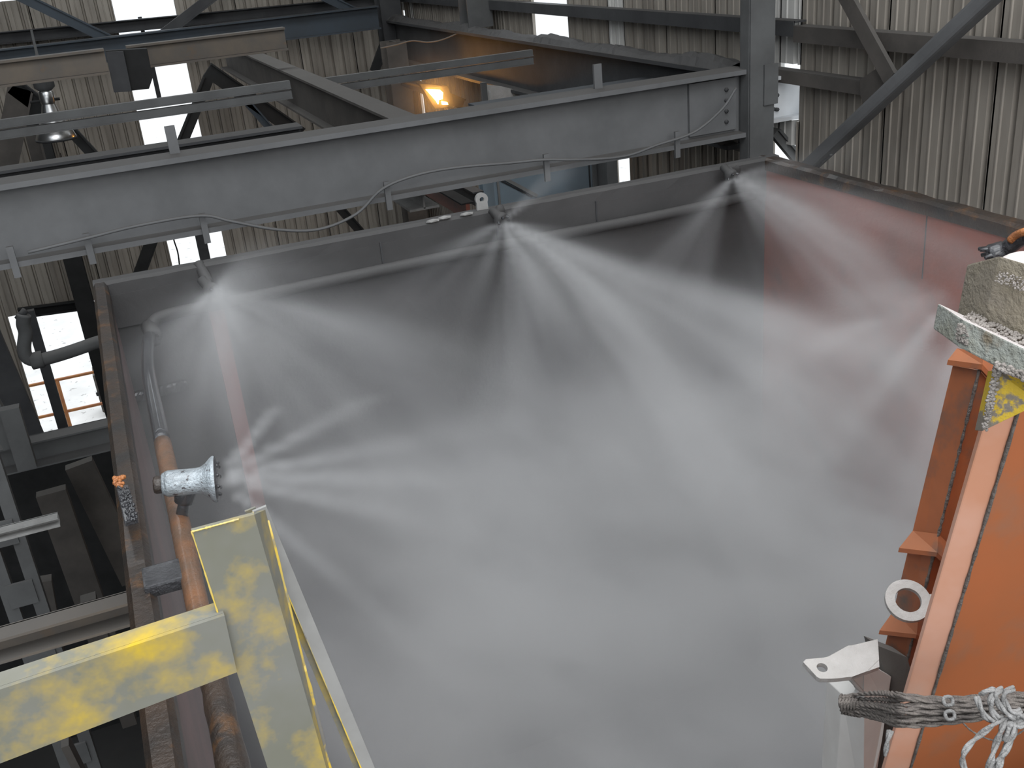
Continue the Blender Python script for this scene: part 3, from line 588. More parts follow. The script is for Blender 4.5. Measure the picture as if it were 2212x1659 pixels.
# bracket strap on the left rim
bt = thing('rim_clamp', 'glistening wet metal strip stuck on the left rim beside the nozzle', 'clamp', W(270, 1080, Z=-1.33))
PR('strip', M_wet, [W(*q, Z=-1.34) for q in ((250, 1050), (278, 1046), (297, 1120), (268, 1128))], Vector((0, 0, -0.015)), bt, bev=0.003)
bm = bmesh.new()
for k in range(26):
    bmesh.ops.create_icosphere(bm, subdivisions=1, radius=random.uniform(0.004, 0.009), matrix=Matrix.Translation(W(random.uniform(247, 268), random.uniform(1030, 1052), Z=-1.338)))
link('rust_tip', bm, M_orangespot, bt, smooth=True)
bm = bmesh.new()
for k in range(80):
    f_ = random.random(); bmesh.ops.create_icosphere(bm, subdivisions=1, radius=random.uniform(0.002, 0.006), matrix=Matrix.Translation(W(252+24*f_+random.uniform(0, 24), 1052+72*f_, Z=-1.339)))
tag(link('wet_crust', bm, M_wet, bt, smooth=True), kind='stuff')

# the near nozzle
nz = thing('near_spray_nozzle', 'pale wet cast nozzle on the left pipe, spraying to the right', 'nozzle', W(392, 1115, Z=-1.39))
Yn = W(392, 1115, Z=-1.385).y
base = W(392, 1120, Y=Yn); elb = W(401, 1062, Y=Yn)
T('riser', M_wet, [base, base.lerp(elb, 0.5), elb], 0.017, nz, 14, rr=[0.018, 0.0155, 0.02])
lathe('riser_collar', M_wet, base.lerp(elb, 0.62), (elb-base), [(-0.005, 0.018), (0.0, 0.026), (0.035, 0.030), (0.05, 0.026)], nz, 16)
n0 = W(342, 1047, Y=Yn-0.0); n1 = W(474, 1034, Y=Yn-0.025); axn = (n1-n0).normalized(); Ln = (n1-n0).length
lathe('body', M_noz, n0, axn, [(0.018, 0.0), (0.018, 0.033), (0.026, 0.036), (Ln*0.35, 0.036), (Ln*0.60, 0.035), (Ln*0.70, 0.037), (Ln*0.78, 0.045), (Ln*0.87, 0.060), (Ln*0.91, 0.064), (Ln*0.94, 0.062)], nz, 32)
sfc = lathe('spray_face', M_wet, n0, axn, [(Ln*0.93, 0.060), (Ln*0.97, 0.056), (Ln*0.99, 0.040), (Ln*1.0, 0.028), (Ln*1.01, 0.0)], nz, 32)
lathe('end_nut', M_rim, n0, axn, [(-0.012, 0.0), (-0.012, 0.021), (-0.006, 0.024), (0.019, 0.024), (0.019, 0.0)], nz, 6)
lathe('end_cap', M_noz, n0, axn, [(0.010, 0.0), (0.010, 0.029), (0.020, 0.033), (0.026, 0.033)], nz, 20)
u_ = axn.cross(Vector((0, 0, 1))).normalized(); v_ = axn.cross(u_)
for k in range(9):
    a_ = 2*math.pi*k/9; q = n0+axn*Ln*0.965+(u_*math.cos(a_)+v_*math.sin(a_))*0.042
    lathe('spray_tip', M_wet, q, axn+(u_*math.cos(a_)+v_*math.sin(a_))*0.5, [(-0.004, 0.007), (0.007, 0.005), (0.009, 0.002)], sfc, 8)

def nozzle(name, label, org, aim, arm, m=M_hop, sc=1.0):
    t = thing(name, label, 'nozzle', org); aim = aim.normalized()
    nb_ = lathe('nozzle_body', m, org-aim*0.10*sc, aim, [(0, 0.0), (0, 0.024*sc), (0.05*sc, 0.026*sc), (0.07*sc, 0.040*sc), (0.09*sc, 0.042*sc), (0.10*sc, 0.03*sc), (0.105*sc, 0.0)], t, 20)
    T('feed_arm', m, curve(arm, 6), 0.028*sc, t, 12)
    u = aim.cross(Vector((0, 0, 1))).normalized(); v = aim.cross(u)
    for k in range(6):
        a_ = 2*math.pi*k/6; q = org-aim*0.006+(u*math.cos(a_)+v*math.sin(a_))*0.028*sc
        lathe('spray_tip', M_wet, q, aim+(u*math.cos(a_)+v*math.sin(a_))*0.7, [(-0.004, 0.008*sc), (0.02*sc, 0.006*sc), (0.022*sc, 0.0)], nb_, 8)
    return t
N1 = W(460, 632, Y=HY1-0.16); N2 = W(1087, 478, Y=HY1-0.16); N3 = W(1583, 384, Y=HY1-0.16)
nozzle('spray_nozzle', 'dust-caked nozzle at the back left of the hopper rim', N1, Vector((0.35, -0.75, -0.55)), [W(428, 570, Y=HY1+0.03), W(440, 590, Y=HY1-0.02), W(450, 612, Y=HY1-0.08), N1+Vector((-0.02, 0.05, 0.04))])
nozzle('spray_nozzle', 'glinting nozzle at the middle of the back rim, under the lamp', N2, Vector((0.3, -0.8, -0.5)), [W(1080, 452, Y=HY1+0.03), W(1080, 460, Y=HY1-0.03), N2+Vector((-0.02, 0.05, 0.03))])
nozzle('spray_nozzle', 'small nozzle at the back right corner near the main column', N3, Vector((0.1, -0.8, -0.5)), [W(1590, 362, Y=HY1+0.03), W(1588, 370, Y=HY1-0.03), N3+Vector((0.0, 0.05, 0.03))])
# right nozzle with wet black pipe coming in from the right
N4 = Dp(2150, 548, 3.0)
t = thing('right_spray_nozzle', 'black wet nozzle fed by a rusty elbow at the right edge', 'nozzle', N4)
T('feed_elbow', M_wet, curve([Dp(2420, 640, 2.2), Dp(2400, 540, 2.45), Dp(2330, 490, 2.75), Dp(2260, 496, 2.88), Dp(2225, 508, 2.92), Dp(2200, 518, 2.95), Dp(2176, 536, 2.98), Dp(2160, 546, 3.0)], 6), 0.024, t, 14)
T('rust_crust', M_orangespot, curve([Dp(2240, 494, 2.9), Dp(2215, 500, 2.9), Dp(2195, 508, 2.93), Dp(2182, 520, 2.95)], 5), 0.012, t, 8)
d4 = (Dp(2050, 600, 3.05)-N4).normalized()
nb4 = lathe('nozzle_body', M_wet, N4-d4*0.03, d4, [(0, 0), (0, 0.026), (0.02, 0.03), (0.035, 0.034), (0.05, 0.03), (0.055, 0)], t, 18)
u = d4.cross(Vector((0, 0, 1))).normalized(); v = d4.cross(u)
for k in range(7):
    a_ = 2*math.pi*k/7; q = N4+d4*0.01+(u*math.cos(a_)+v*math.sin(a_))*0.024
    lathe('spray_tip', M_wet, q, d4+(u*math.cos(a_)+v*math.sin(a_))*0.6, [(-0.004, 0.008), (0.025, 0.006), (0.027, 0.0)], nb4, 8)

# ------------------------------------------------------------------ platform under the photographer and the yellow guard rail
bm = bmesh.new(); box(bm, V(-3.5, -3.0, -1.72), V(3.5, 0.80, -1.66)); pf = tag(link('platform_deck', bm, M_mid), 'steel platform deck under the viewpoint in front of the hopper', 'platform')
py_ = 1.10
gt = thing('guard_post', 'yellow and grey angle-iron guard post in front of the hopper', 'post', V(0.03, py_, -1.66))
e0, e1 = W(415, 1152, Y=py_), W(548, 1108, Y=py_)
ztop = (e0.z+e1.z)/2; xl = e0.x; xr = e1.x; xlb = W(578, 1659, Y=py_).x; xrb = W(702, 1659, Y=py_).x
zbt = CAMZ-1.66; zb_ = W(578, 1659, Y=py_).z
def ext_(x_top, x_bot): return x_top+(x_bot-x_top)*(ztop-zbt)/(ztop-zb_)
face = [Vector((xl, py_, ztop)), Vector((xr, py_, ztop)), Vector((ext_(xr, xrb), py_, zbt)), Vector((ext_(xl, xlb), py_, zbt))]
PR('front_leg', M_yel, face, Vector((0, 0.007, 0)), gt)
sA, sB = W(573, 1101, Y=py_+0.05), W(711, 1659, Y=py_+0.05); sB = sA.lerp(sB, 1.9)
PR('side_leg', M_yel, [face[1], sA, sB, face[1].lerp(face[2], 0.98)], Vector((-0.005, 0.002, 0)), gt)
# chipped bright edges
def edge(name, p, q, r, parent, m=M_yeledge, n=26, amp=0.0012):
    rr_ = [max(0.0006, r*random.uniform(0.55, 1.25)) for _ in range(n+1)]
    return T(name, m, [p.lerp(q, i/n) for i in range(n+1)], r, parent, 6, rr=rr_)
edge('top_edge', face[0]+Vector((0, -0.001, 0)), face[0].lerp(face[1], 0.75)+Vector((0, -0.001, 0)), 0.0014, gt)
edge('left_edge', face[0], face[0].lerp(face[3], 0.12), 0.0012, gt)
edge('left_edge', face[0].lerp(face[3], 0.42), face[3], 0.0016, gt)
edge('fold_edge', sA.lerp(sB, 0.02), sB, 0.0026, gt)
edge('fold_edge', sA.lerp(sB, 0.30), sA.lerp(sB, 0.9), 0.0038, gt)
# brace bar beyond the post
ga = thing('guard_brace', 'slim grey angle bar leaning along the right side of the yellow post', 'brace', W(800, 1659, Y=1.16))
a0, a1 = W(560, 1098, Y=1.19), W(812, 1700, Y=1.17)
B('face_leg', M_greyang, a0, a1, 0.018, 0.005, ga, up=Vector((0, 1, 0)), off=(0.0, 0))
dd = (a1-a0).normalized(); sd = dd.cross(Vector((0, 1, 0))).normalized()
B('inner_leg', M_yel, a0-sd*0.011+Vector((0, 0.008, 0)), a1-sd*0.011+Vector((0, 0.008, 0)), 0.014, 0.004, ga, up=Vector((0, 1, 0)))
edge('worn_edge', a0-sd*0.009+Vector((0, -0.002, 0)), a1-sd*0.009+Vector((0, -0.002, 0)), 0.0012, ga)
# rail
gr = thing('guard_rail', 'broad patchy yellow guard rail crossing the lower left corner', 'rail', W(240, 1500, Y=py_))
yr = py_-0.012
q0, q1, q2, q3 = W(-260, 1580, Y=yr), W(485, 1330, Y=yr), W(512, 1452, Y=yr), W(-260, 1752, Y=yr)
q0 = W(-300, 1588, Y=yr); q3 = W(-300, 1765, Y=yr)
PR('face', M_yel, [q0, q1, q2, q3], Vector((0, 0.006, 0)), gr)
PR('top_lip', M_yel, [q0+Vector((0, 0.0065, 0)), q1+Vector((0, 0.0065, 0)), q1+Vector((0, 0.034, 0)), q0+Vector((0, 0.034, 0))], Vector((0, 0, -0.005)), gr)
edge('bright_edge', q0.lerp(q1, 0.0)+Vector((0, -0.001, -0.003)), q0.lerp(q1, 0.35)+Vector((0, -0.001, -0.003)), 0.0012, gr, n=30)
# painted patches where the dust has been rubbed off
yellow = mat('rubbed_bright_yellow', (0.80, 0.58, 0.05), (0.72, 0.53, 0.06), 20, rough=0.6, third=(0.32, 0.29, 0.2), t_lo=0.5, t_hi=0.62, tscale=26)

# ------------------------------------------------------------------ orange structure at the right
# a leaning chute side: bright panel, flange strip, box column behind, crusted head
lean0, lean1 = W(2130, 900, X=1.30), W(1910, 1659, X=1.30)
e_dn = (lean1-lean0).normalized()
e_strip = Vector((0.80, -0.55, 0.05)).normalized(); e_pan = Vector((1, -0.12, 0.02)).normalized()
n_strip = e_dn.cross(e_strip).normalized(); n_pan = e_dn.cross(e_pan).normalized()
op = thing('orange_panel', 'large flat orange steel panel with a pale pinkish edge at the lower right', 'panel', lean1)
top_l = lean0-e_dn*0.03; bot_l = lean1+e_dn*0.5
s_tl, s_bl = top_l, bot_l
def PS(px, py): return Pl(px, py, lean0, n_strip)
s_tr, s_br = PS(2200, 880), PS(1966, 1659); d_ = (s_br-s_tr).normalized(); s_tr = s_tr-d_*0.03; s_br = s_br+d_*0.5
PR('edge_flange', M_orlight, [s_tl, s_tr, s_br, s_bl], -n_strip*0.02 if n_strip.dot(Fw) < 0 else n_strip*0.02, op, bev=0.003)
def PP_(px, py): return Pl(px, py, s_tr, n_pan)
pn = [s_tr+n_pan*0.0, s_tr+e_pan*0.9, s_br+e_pan*0.9, s_br]
PR('face_plate', M_or, pn, (n_pan if n_pan.dot(Fw) > 0 else -n_pan)*0.02, op)
bm = bmesh.new(); nW = 70
tube(bm, [s_tr.lerp(s_br, i/nW)-(n_pan if n_pan.dot(Fw) > 0 else -n_pan)*0.002 for i in range(nW+1)], 0.004, 8, rr=[0.0032+random.uniform(-0.0009, 0.0012) for _ in range(nW+1)])
link('weld_bead', bm, M_weld, op, smooth=True)
# box column behind
oc = thing('orange_column', 'grimy orange box column with collars, left of the orange panel', 'column', Dp(1900, 1500, 2.45))
dB = 2.30
cl_t, cm_t, cr_t = Dp(2058, 790, dB), Dp(2115, 800, dB-0.08), Dp(2160, 850, dB-0.05)
cl_b, cm_b, cr_b = Dp(1925, 1340, dB+0.28), Dp(1980, 1345, dB+0.20), Dp(2020, 1380, dB+0.25)
k_ = 1.35
cl_b, cm_b, cr_b = cl_t.lerp(cl_b, k_), cm_t.lerp(cm_b, k_), cr_t.lerp(cr_b, k_)
back = Fw*0.10+Rt*0.07
bm = bmesh.new()
A = [bm.verts.new(p) for p in (cl_t, cm_t, cr_t, cr_t+back, cl_t+back)]; C_ = [bm.verts.new(p) for p in (cl_b, cm_b, cr_b, cr_b+back, cl_b+back)]
bm.faces.new(A); bm.faces.new(C_[::-1])
for i in range(5): bm.faces.new((A[i], C_[i], C_[(i+1) % 5], A[(i+1) % 5]))
link('box', bm, M_ordark, oc)
T('seam_weld', M_weld, [cm_t.lerp(cm_b, i/60)-Fw*0.001 for i in range(61)], 0.004, oc, 6, rr=[0.003+random.uniform(-0.001, 0.002) for _ in range(61)])
def collar(f0, proud, hgt, m=M_ordark, nm='collar'):
    a, b, c_ = cl_t.lerp(cl_b, f0), cm_t.lerp(cm_b, f0), cr_t.lerp(cr_b, f0); a2, b2, c2 = cl_t.lerp(cl_b, f0+hgt), cm_t.lerp(cm_b, f0+hgt), cr_t.lerp(cr_b, f0+hgt)
    out = (-Fw*0.4 - Rt*1.0).normalized()*proud; out2 = (-Fw*1.0 - Rt*0.2).normalized()*proud
    bm = bmesh.new(); top = [bm.verts.new(p) for p in (a, b, c_)]; mid = [bm.verts.new(p) for p in (a2+out, b2+out2, c2+out2)]; low = [bm.verts.new(p+(cl_b-cl_t).normalized()*0.012) for p in (a2+out, b2+out2, c2+out2)]; bk = [bm.verts.new(p+(cl_b-cl_t).normalized()*0.012) for p in (a2, b2, c2)]
    for r0, r1 in ((top, mid), (mid, low), (low, bk)):
        for i in range(2): bm.faces.new((r0[i], r0[i+1], r1[i+1], r1[i]))
    bm.faces.new((top[0], mid[0], low[0], bk[0])); bm.faces.new((top[2], bk[2], low[2], mid[2])); link(nm, bm, m, oc)
collar(-0.045, 0.018, 0.03); collar(0.46, 0.03, 0.05); collar(0.71, 0.03, 0.06)
# dark lower block under the collars, and white post
wp = thing('white_post', 'pale grey rectangular post behind the rope at the lower right', 'post', Dp(1860, 1659, 2.5))
bm = bmesh.new()
fa = [Dp(1818, 1500, 2.55), Dp(1868, 1500, 2.45), Dp(1866, 1760, 2.6), Dp(1800, 1760, 2.7)]
prism(bm, fa, Fw*0.12, 0.003); link('front_face', bm, M_postw, wp)
fb = [Dp(1866, 1440, 2.46), Dp(1925, 1468, 2.52), Dp(1905, 1600, 2.55), Dp(1880, 1760, 2.62), Dp(1866, 1760, 2.6)]
PR('side_face', M_postw, [fb[0], fb[1], fb[2], fb[3], fb[4]], Fw*0.12, wp, bev=0.003)
T('gusset_edge', M_lug, [Dp(1832, 1462, 2.44), Dp(1868, 1500, 2.44)], 0.005, wp, 8)
# ring lug
rc = Dp(1962, 1296, 2.42); rn = (-Fw*0.8+Up*0.55-Rt*0.1).normalized(); ru = rn.cross(Rt).normalized(); rv = rn.cross(ru)
bm = bmesh.new(); n = 40; R_, r_ = 0.052, 0.030; rows = []
for rad, off in ((R_, 0), (R_, -0.012), (r_, -0.012), (r_, 0)):
    rows.append([bm.verts.new(rc+(ru*math.cos(2*math.pi*k/n)+rv*math.sin(2*math.pi*k/n))*rad+rn*off) for k in range(n)])
for i in range(4):
    for k in range(n): bm.faces.new((rows[i][k], rows[i][(k+1) % n], rows[(i+1) % 4][(k+1) % n], rows[(i+1) % 4][k]))
rl = thing('ring_lug', 'flat pale ring welded on the orange column', 'ring', rc); link('ring', bm, M_lug, rl)
link_ = bmesh.new(); prism(link_, [rc+ru*a+rv*b for a, b in ((-0.012, -0.05), (0.012, -0.05), (0.014, -0.08), (-0.014, -0.08))], -rn*0.011); link('ring_tab', link_, M_lug, rl)
# flat lug bar with hole
lb_ = thing('lug_bar', 'pale flat lifting bar with a bolt hole pointing left from the orange column', 'lug', Dp(1820, 1430, 2.4))
pl0 = Dp(1820, 1425, 2.4); ln_ = (-Fw*0.62+Up*0.78).normalized()
def PB(px, py): return Pl(px, py, pl0, ln_)
outl = [PB(*q) for q in ((1733, 1428), (1740, 1424), (1786, 1420), (1830, 1395), (1896, 1379), (1900, 1440), (1840, 1462), (1800, 1466), (1768, 1466), (1752, 1448))]
hc = PB(1776, 1442); hu = (PB(1790, 1440)-hc).normalized(); hv = ln_.cross(hu); hr_ = 0.0125
m_ = 24; hole = [hc+(hu*math.cos(2*math.pi*k/m_)+hv*math.sin(2*math.pi*k/m_))*hr_ for k in range(m_)]
bm = bmesh.new()
# radial match outline to hole
res = []
for k in range(m_):
    dirv = (hole[k]-hc).normalized(); best = None
    for i in range(len(outl)):
        a, b = outl[i], outl[(i+1) % len(outl)]
        ax_, ay_ = (a-hc).dot(hu), (a-hc).dot(hv); bx_, by_ = (b-hc).dot(hu), (b-hc).dot(hv); dx_, dy_ = dirv.dot(hu), dirv.dot(hv)
        den = dx_*(by_-ay_)-dy_*(bx_-ax_)
        if abs(den) < 1e-9: continue
        tt = (ax_*(by_-ay_)-ay_*(bx_-ax_))/den; ss = (ax_*dy_-ay_*dx_)/den
        if tt > 0 and -1e-6 <= ss <= 1+1e-6 and (best is None or tt < best): best = tt
    res.append(hc+dirv*(best or 0.03))
sset = [(math.atan2((p-hc).dot(hv), (p-hc).dot(hu)), p, True) for p in outl]
A0 = [bm.verts.new(p) for p in res]; H0 = [bm.verts.new(p) for p in hole]; A1 = [bm.verts.new(p-ln_*0.014) for p in res]; H1 = [bm.verts.new(p-ln_*0.014) for p in hole]
for k in range(m_):
    j = (k+1) % m_
    bm.faces.new((A0[k], A0[j], H0[j], H0[k])); bm.faces.new((A1[j], A1[k], H1[k], H1[j])); bm.faces.new((A0[j], A0[k], A1[k], A1[j])); bm.faces.new((H0[k], H0[j], H1[j], H1[k]))
    # corner fill
link('bar', bm, M_lug, lb_)
PR('bar_root', M_lug, [PB(*q)-ln_*0.001 for q in ((1786, 1421), (1830, 1396), (1896, 1380), (1900, 1440), (1840, 1462), (1800, 1465))], -ln_*0.013, lb_)
PR('under_plate', M_postw, [Dp(1835, 1460, 2.46), Dp(1888, 1440, 2.47), Dp(1925, 1462, 2.50), Dp(1918, 1500, 2.52), Dp(1860, 1505, 2.50)], Fw*0.02, lb_)
PR('dark_block', M_brown, [Dp(1896, 1395, 2.52), Dp(1960, 1420, 2.45), Dp(1980, 1500, 2.47), Dp(1920, 1700, 2.62), Dp(1880, 1700, 2.64), Dp(1918, 1475, 2.53)], Fw*0.10, oc)
# crusted head on top
hd = thing('crusted_head', 'cement-crusted steel head block with yellow paint at the right edge', 'bracket', Dp(2170, 700, 2.1))
dH = 1.70
ub_ = PR('upper_box', M_conc, [Dp(2158, 552, dH), Dp(2290, 590, dH-0.08), Dp(2270, 760, dH-0.03), Dp(2128, 692, dH+0.06)], Fw*0.12+Rt*0.0, hd, bev=0.004)
bm = bmesh.new(); bmesh.ops.create_uvsphere(bm, u_segments=28, v_segments=14, radius=1.0, matrix=Matrix.Translation(Dp(2215, 590, dH+0.06)) @ Matrix.Diagonal((0.052, 0.052, 0.036, 1)))
link('round_cap', bm, mat('dust_white_cap', (0.72, 0.64, 0.60), (0.62, 0.55, 0.52), 14, rough=0.85, bump=0.3), hd, smooth=True)
cA, cB = Dp(2075, 712, dH-0.02), Dp(2290, 800, dH-0.12)
upv = (Dp(2080, 690, dH)-Dp(2070, 740, dH)).normalized()
cb_ = PR('cross_bar', M_concw, [Dp(2080, 690, dH), Dp(2290, 790, dH-0.12), Dp(2280, 860, dH-0.10), Dp(2068, 748, dH+0.02)], Fw*0.10+Up*0.035, hd, bev=0.003)
PR('yellow_plate', M_yelplate, [Dp(2152, 800, dH-0.02), Dp(2290, 850, dH-0.08), Dp(2250, 870, dH-0.03), Dp(2122, 932, dH+0.03)], Fw*0.03, hd, bev=0.002)
# mortar lumps
def lumps(n, fn, r0, r1, name, parent, m=M_crust):
    bm = bmesh.new()
    for i in range(n):
        p = fn(); r = random.uniform(r0, r1)
        bmesh.ops.create_icosphere(bm, subdivisions=1, radius=r, matrix=Matrix.Translation(p) @ Matrix.Rotation(random.random()*3, 4, 'X') @ Matrix.Diagonal((1, 0.8, 0.6, 1)))
    return tag(link(name, bm, m, parent, smooth=True), kind='stuff')
def quadpt(q, off=0.0):
    a, b = random.random(), random.random(); return q[0].lerp(q[1], a).lerp(q[3].lerp(q[2], a), b)-Fw*off
qa = [Dp(2080, 688, dH+0.02), Dp(2230, 752, dH-0.06), Dp(2230, 730, dH), Dp(2100, 672, dH+0.09)]
lumps(260, lambda: quadpt(qa), 0.0015, 0.005, 'mortar_crust', cb_)
qb = [Dp(2068, 700, dH), Dp(2095, 700, dH), Dp(2092, 745, dH), Dp(2066, 740, dH+0.02)]
lumps(90, lambda: quadpt(qb), 0.002, 0.005, 'mortar_crust', hd)
qc = [Dp(2148, 790, dH-0.03), Dp(2163, 800, dH-0.03), Dp(2132, 930, dH+0.01), Dp(2120, 925, dH+0.01)]
lumps(150, lambda: quadpt(qc), 0.002, 0.0055, 'mortar_crust', hd)
qd = [Dp(2150, 780, dH-0.05), Dp(2240, 815, dH-0.08), Dp(2240, 835, dH-0.08), Dp(2150, 795, dH-0.05)]
lumps(120, lambda: quadpt(qd), 0.002, 0.006, 'mortar_crust', hd)
qe = [Dp(2155, 585, dH-0.004), Dp(2212, 600, dH-0.03), Dp(2212, 630, dH-0.03), Dp(2150, 610, dH-0.004)]
lumps(110, lambda: quadpt(qe), 0.0012, 0.003, 'mortar_crust', ub_)

# ------------------------------------------------------------------ rope bundle round the posts
rb_ = thing('rope_bundle', 'thick bundle of grey rope wound round the orange panel and white post', 'rope', Dp(2000, 1530, 1.95))
rnd = random.Random(3)
LF = [(1820, 1506, 1534), (1850, 1500, 1545), (1900, 1498, 1560), (1940, 1500, 1572), (1990, 1502, 1570), (2060, 1505, 1562), (2140, 1500, 1552), (2220, 1495, 1545), (2300, 1492, 1538)]
def rope_strand(name, pts, r, parent, m):
    """two-ply twisted strand"""
    P = curve(pts, 10); bm = bmesh.new(); L = 0.0; acc = [0.0]
    for i in range(1, len(P)): L += (P[i]-P[i-1]).length; acc.append(L)
    for ph in (0, math.pi):
        q = []
        for i, p in enumerate(P):
            t_ = (P[min(i+1, len(P)-1)]-P[max(i-1, 0)]).normalized(); u = t_.cross(Fw).normalized(); v = t_.cross(u); a = acc[i]/(r*7)*2*math.pi*0.5+ph
            q.append(p+(u*math.cos(a)+v*math.sin(a))*r*0.42)
        tube(bm, q, r*0.62, 6)
    return link(name, bm, m, parent, smooth=True)
def refine(pts, step=0.012):
    P = curve(pts, 12); out = [P[0]]
    for p in P[1:]:
        while (p-out[-1]).length > step: out.append(out[-1]+(p-out[-1]).normalized()*step)
    return out
for i in range(15):
    f = (i+0.5)/15; pts = []
    order = rnd.uniform(-0.25, 0.25)
    for j, (px, ya, yb2) in enumerate(LF):
        ff = min(1, max(0, f+(order*(1-abs(j-1.5)/3) if j < 4 else 0)*1.2)); dep = 2.25 if j < 2 else 2.12 if j == 2 else 2.0-0.02*j
        dd_ = dep-0.018+0.02*abs(f-0.5)-0.006*(i % 3)
        pts.append(Dp(px+rnd.uniform(-3, 3), ya+(yb2-ya)*ff+rnd.uniform(-2, 2), dd_))
    rope_strand('rope_strand', refine(pts), 0.0048, rb_, M_rope)
# left turn loops
for i in range(6):
    x = 1818+i*7; rope_strand('rope_strand', refine([Dp(x, 1502+i*2, 2.27), Dp(x-3, 1512, 2.22), Dp(x-2, 1528, 2.22), Dp(x+3, 1542+i*2, 2.27)]), 0.0045, rb_, M_rope)
kn = thing('rope_knot', 'pale rope knot and loose hanging loops on the orange panel', 'rope', Dp(2160, 1520, 1.8))
K = 1.77
for seg in (
    [(2120, 1500), (2132, 1492), (2150, 1492), (2140, 1510), (2142, 1535), (2160, 1556)],
    [(2110, 1505), (2118, 1530), (2130, 1550), (2150, 1560)],
    [(2165, 1488), (2150, 1500), (2160, 1525), (2180, 1545), (2198, 1553)],
    [(2190, 1487), (2168, 1498), (2172, 1520), (2190, 1540), (2212, 1530)],
    [(2168, 1548), (2140, 1570), (2105, 1598), (2083, 1625), (2080, 1650), (2092, 1680)],
    [(2170, 1552), (2162, 1580), (2150, 1610), (2142, 1640), (2130, 1670)],
    [(2178, 1550), (2176, 1585), (2168, 1600), (2184, 1560), (2190, 1585), (2170, 1625), (2145, 1655), (2140, 1680)],
    [(2185, 1556), (2188, 1580), (2172, 1618), (2160, 1650), (2150, 1680)],
    [(2198, 1552), (2205, 1545), (2218, 1560), (2200, 1568), (2190, 1560), (2230, 1540)]):
    rope_strand('rope_length', refine([Dp(x, y, K-0.01*(i % 2)) for i, (x, y) in enumerate(seg)], 0.010), 0.0058, kn, M_ropel)
for (px, py) in ((2048, 1514), (2052, 1545)):
    q = Dp(px, py, 1.86); bm = bmesh.new(); tube(bm, [q+(Rt*math.cos(a)+Up*math.sin(a))*0.0085+Fw*0.002*math.sin(3*a) for a in [2*math.pi*k/14 for k in range(14)]], 0.0035, 6, closed=True)
    link('rope_end_curl', bm, M_ropel, kn, smooth=True)
rope_strand('thin_string', refine([Dp(2075, 1556, 1.95), Dp(2100, 1580, 1.95), Dp(2140, 1598, 1.94), Dp(2180, 1596, 1.93), Dp(2230, 1565, 1.9)]), 0.0018, kn, M_rope)
kf = thing('frayed_rope_end', 'short frayed pale rope hanging on the left edge of the orange panel', 'rope', Dp(1918, 1600, 2.1))
for i in range(4):
    rope_strand('rope_length', refine([Dp(1926-i*2, 1578, 2.13), Dp(1918-i, 1600+i*3, 2.13), Dp(1914-i, 1625+i*3, 2.14)], 0.008), 0.005, kf, M_ropel)

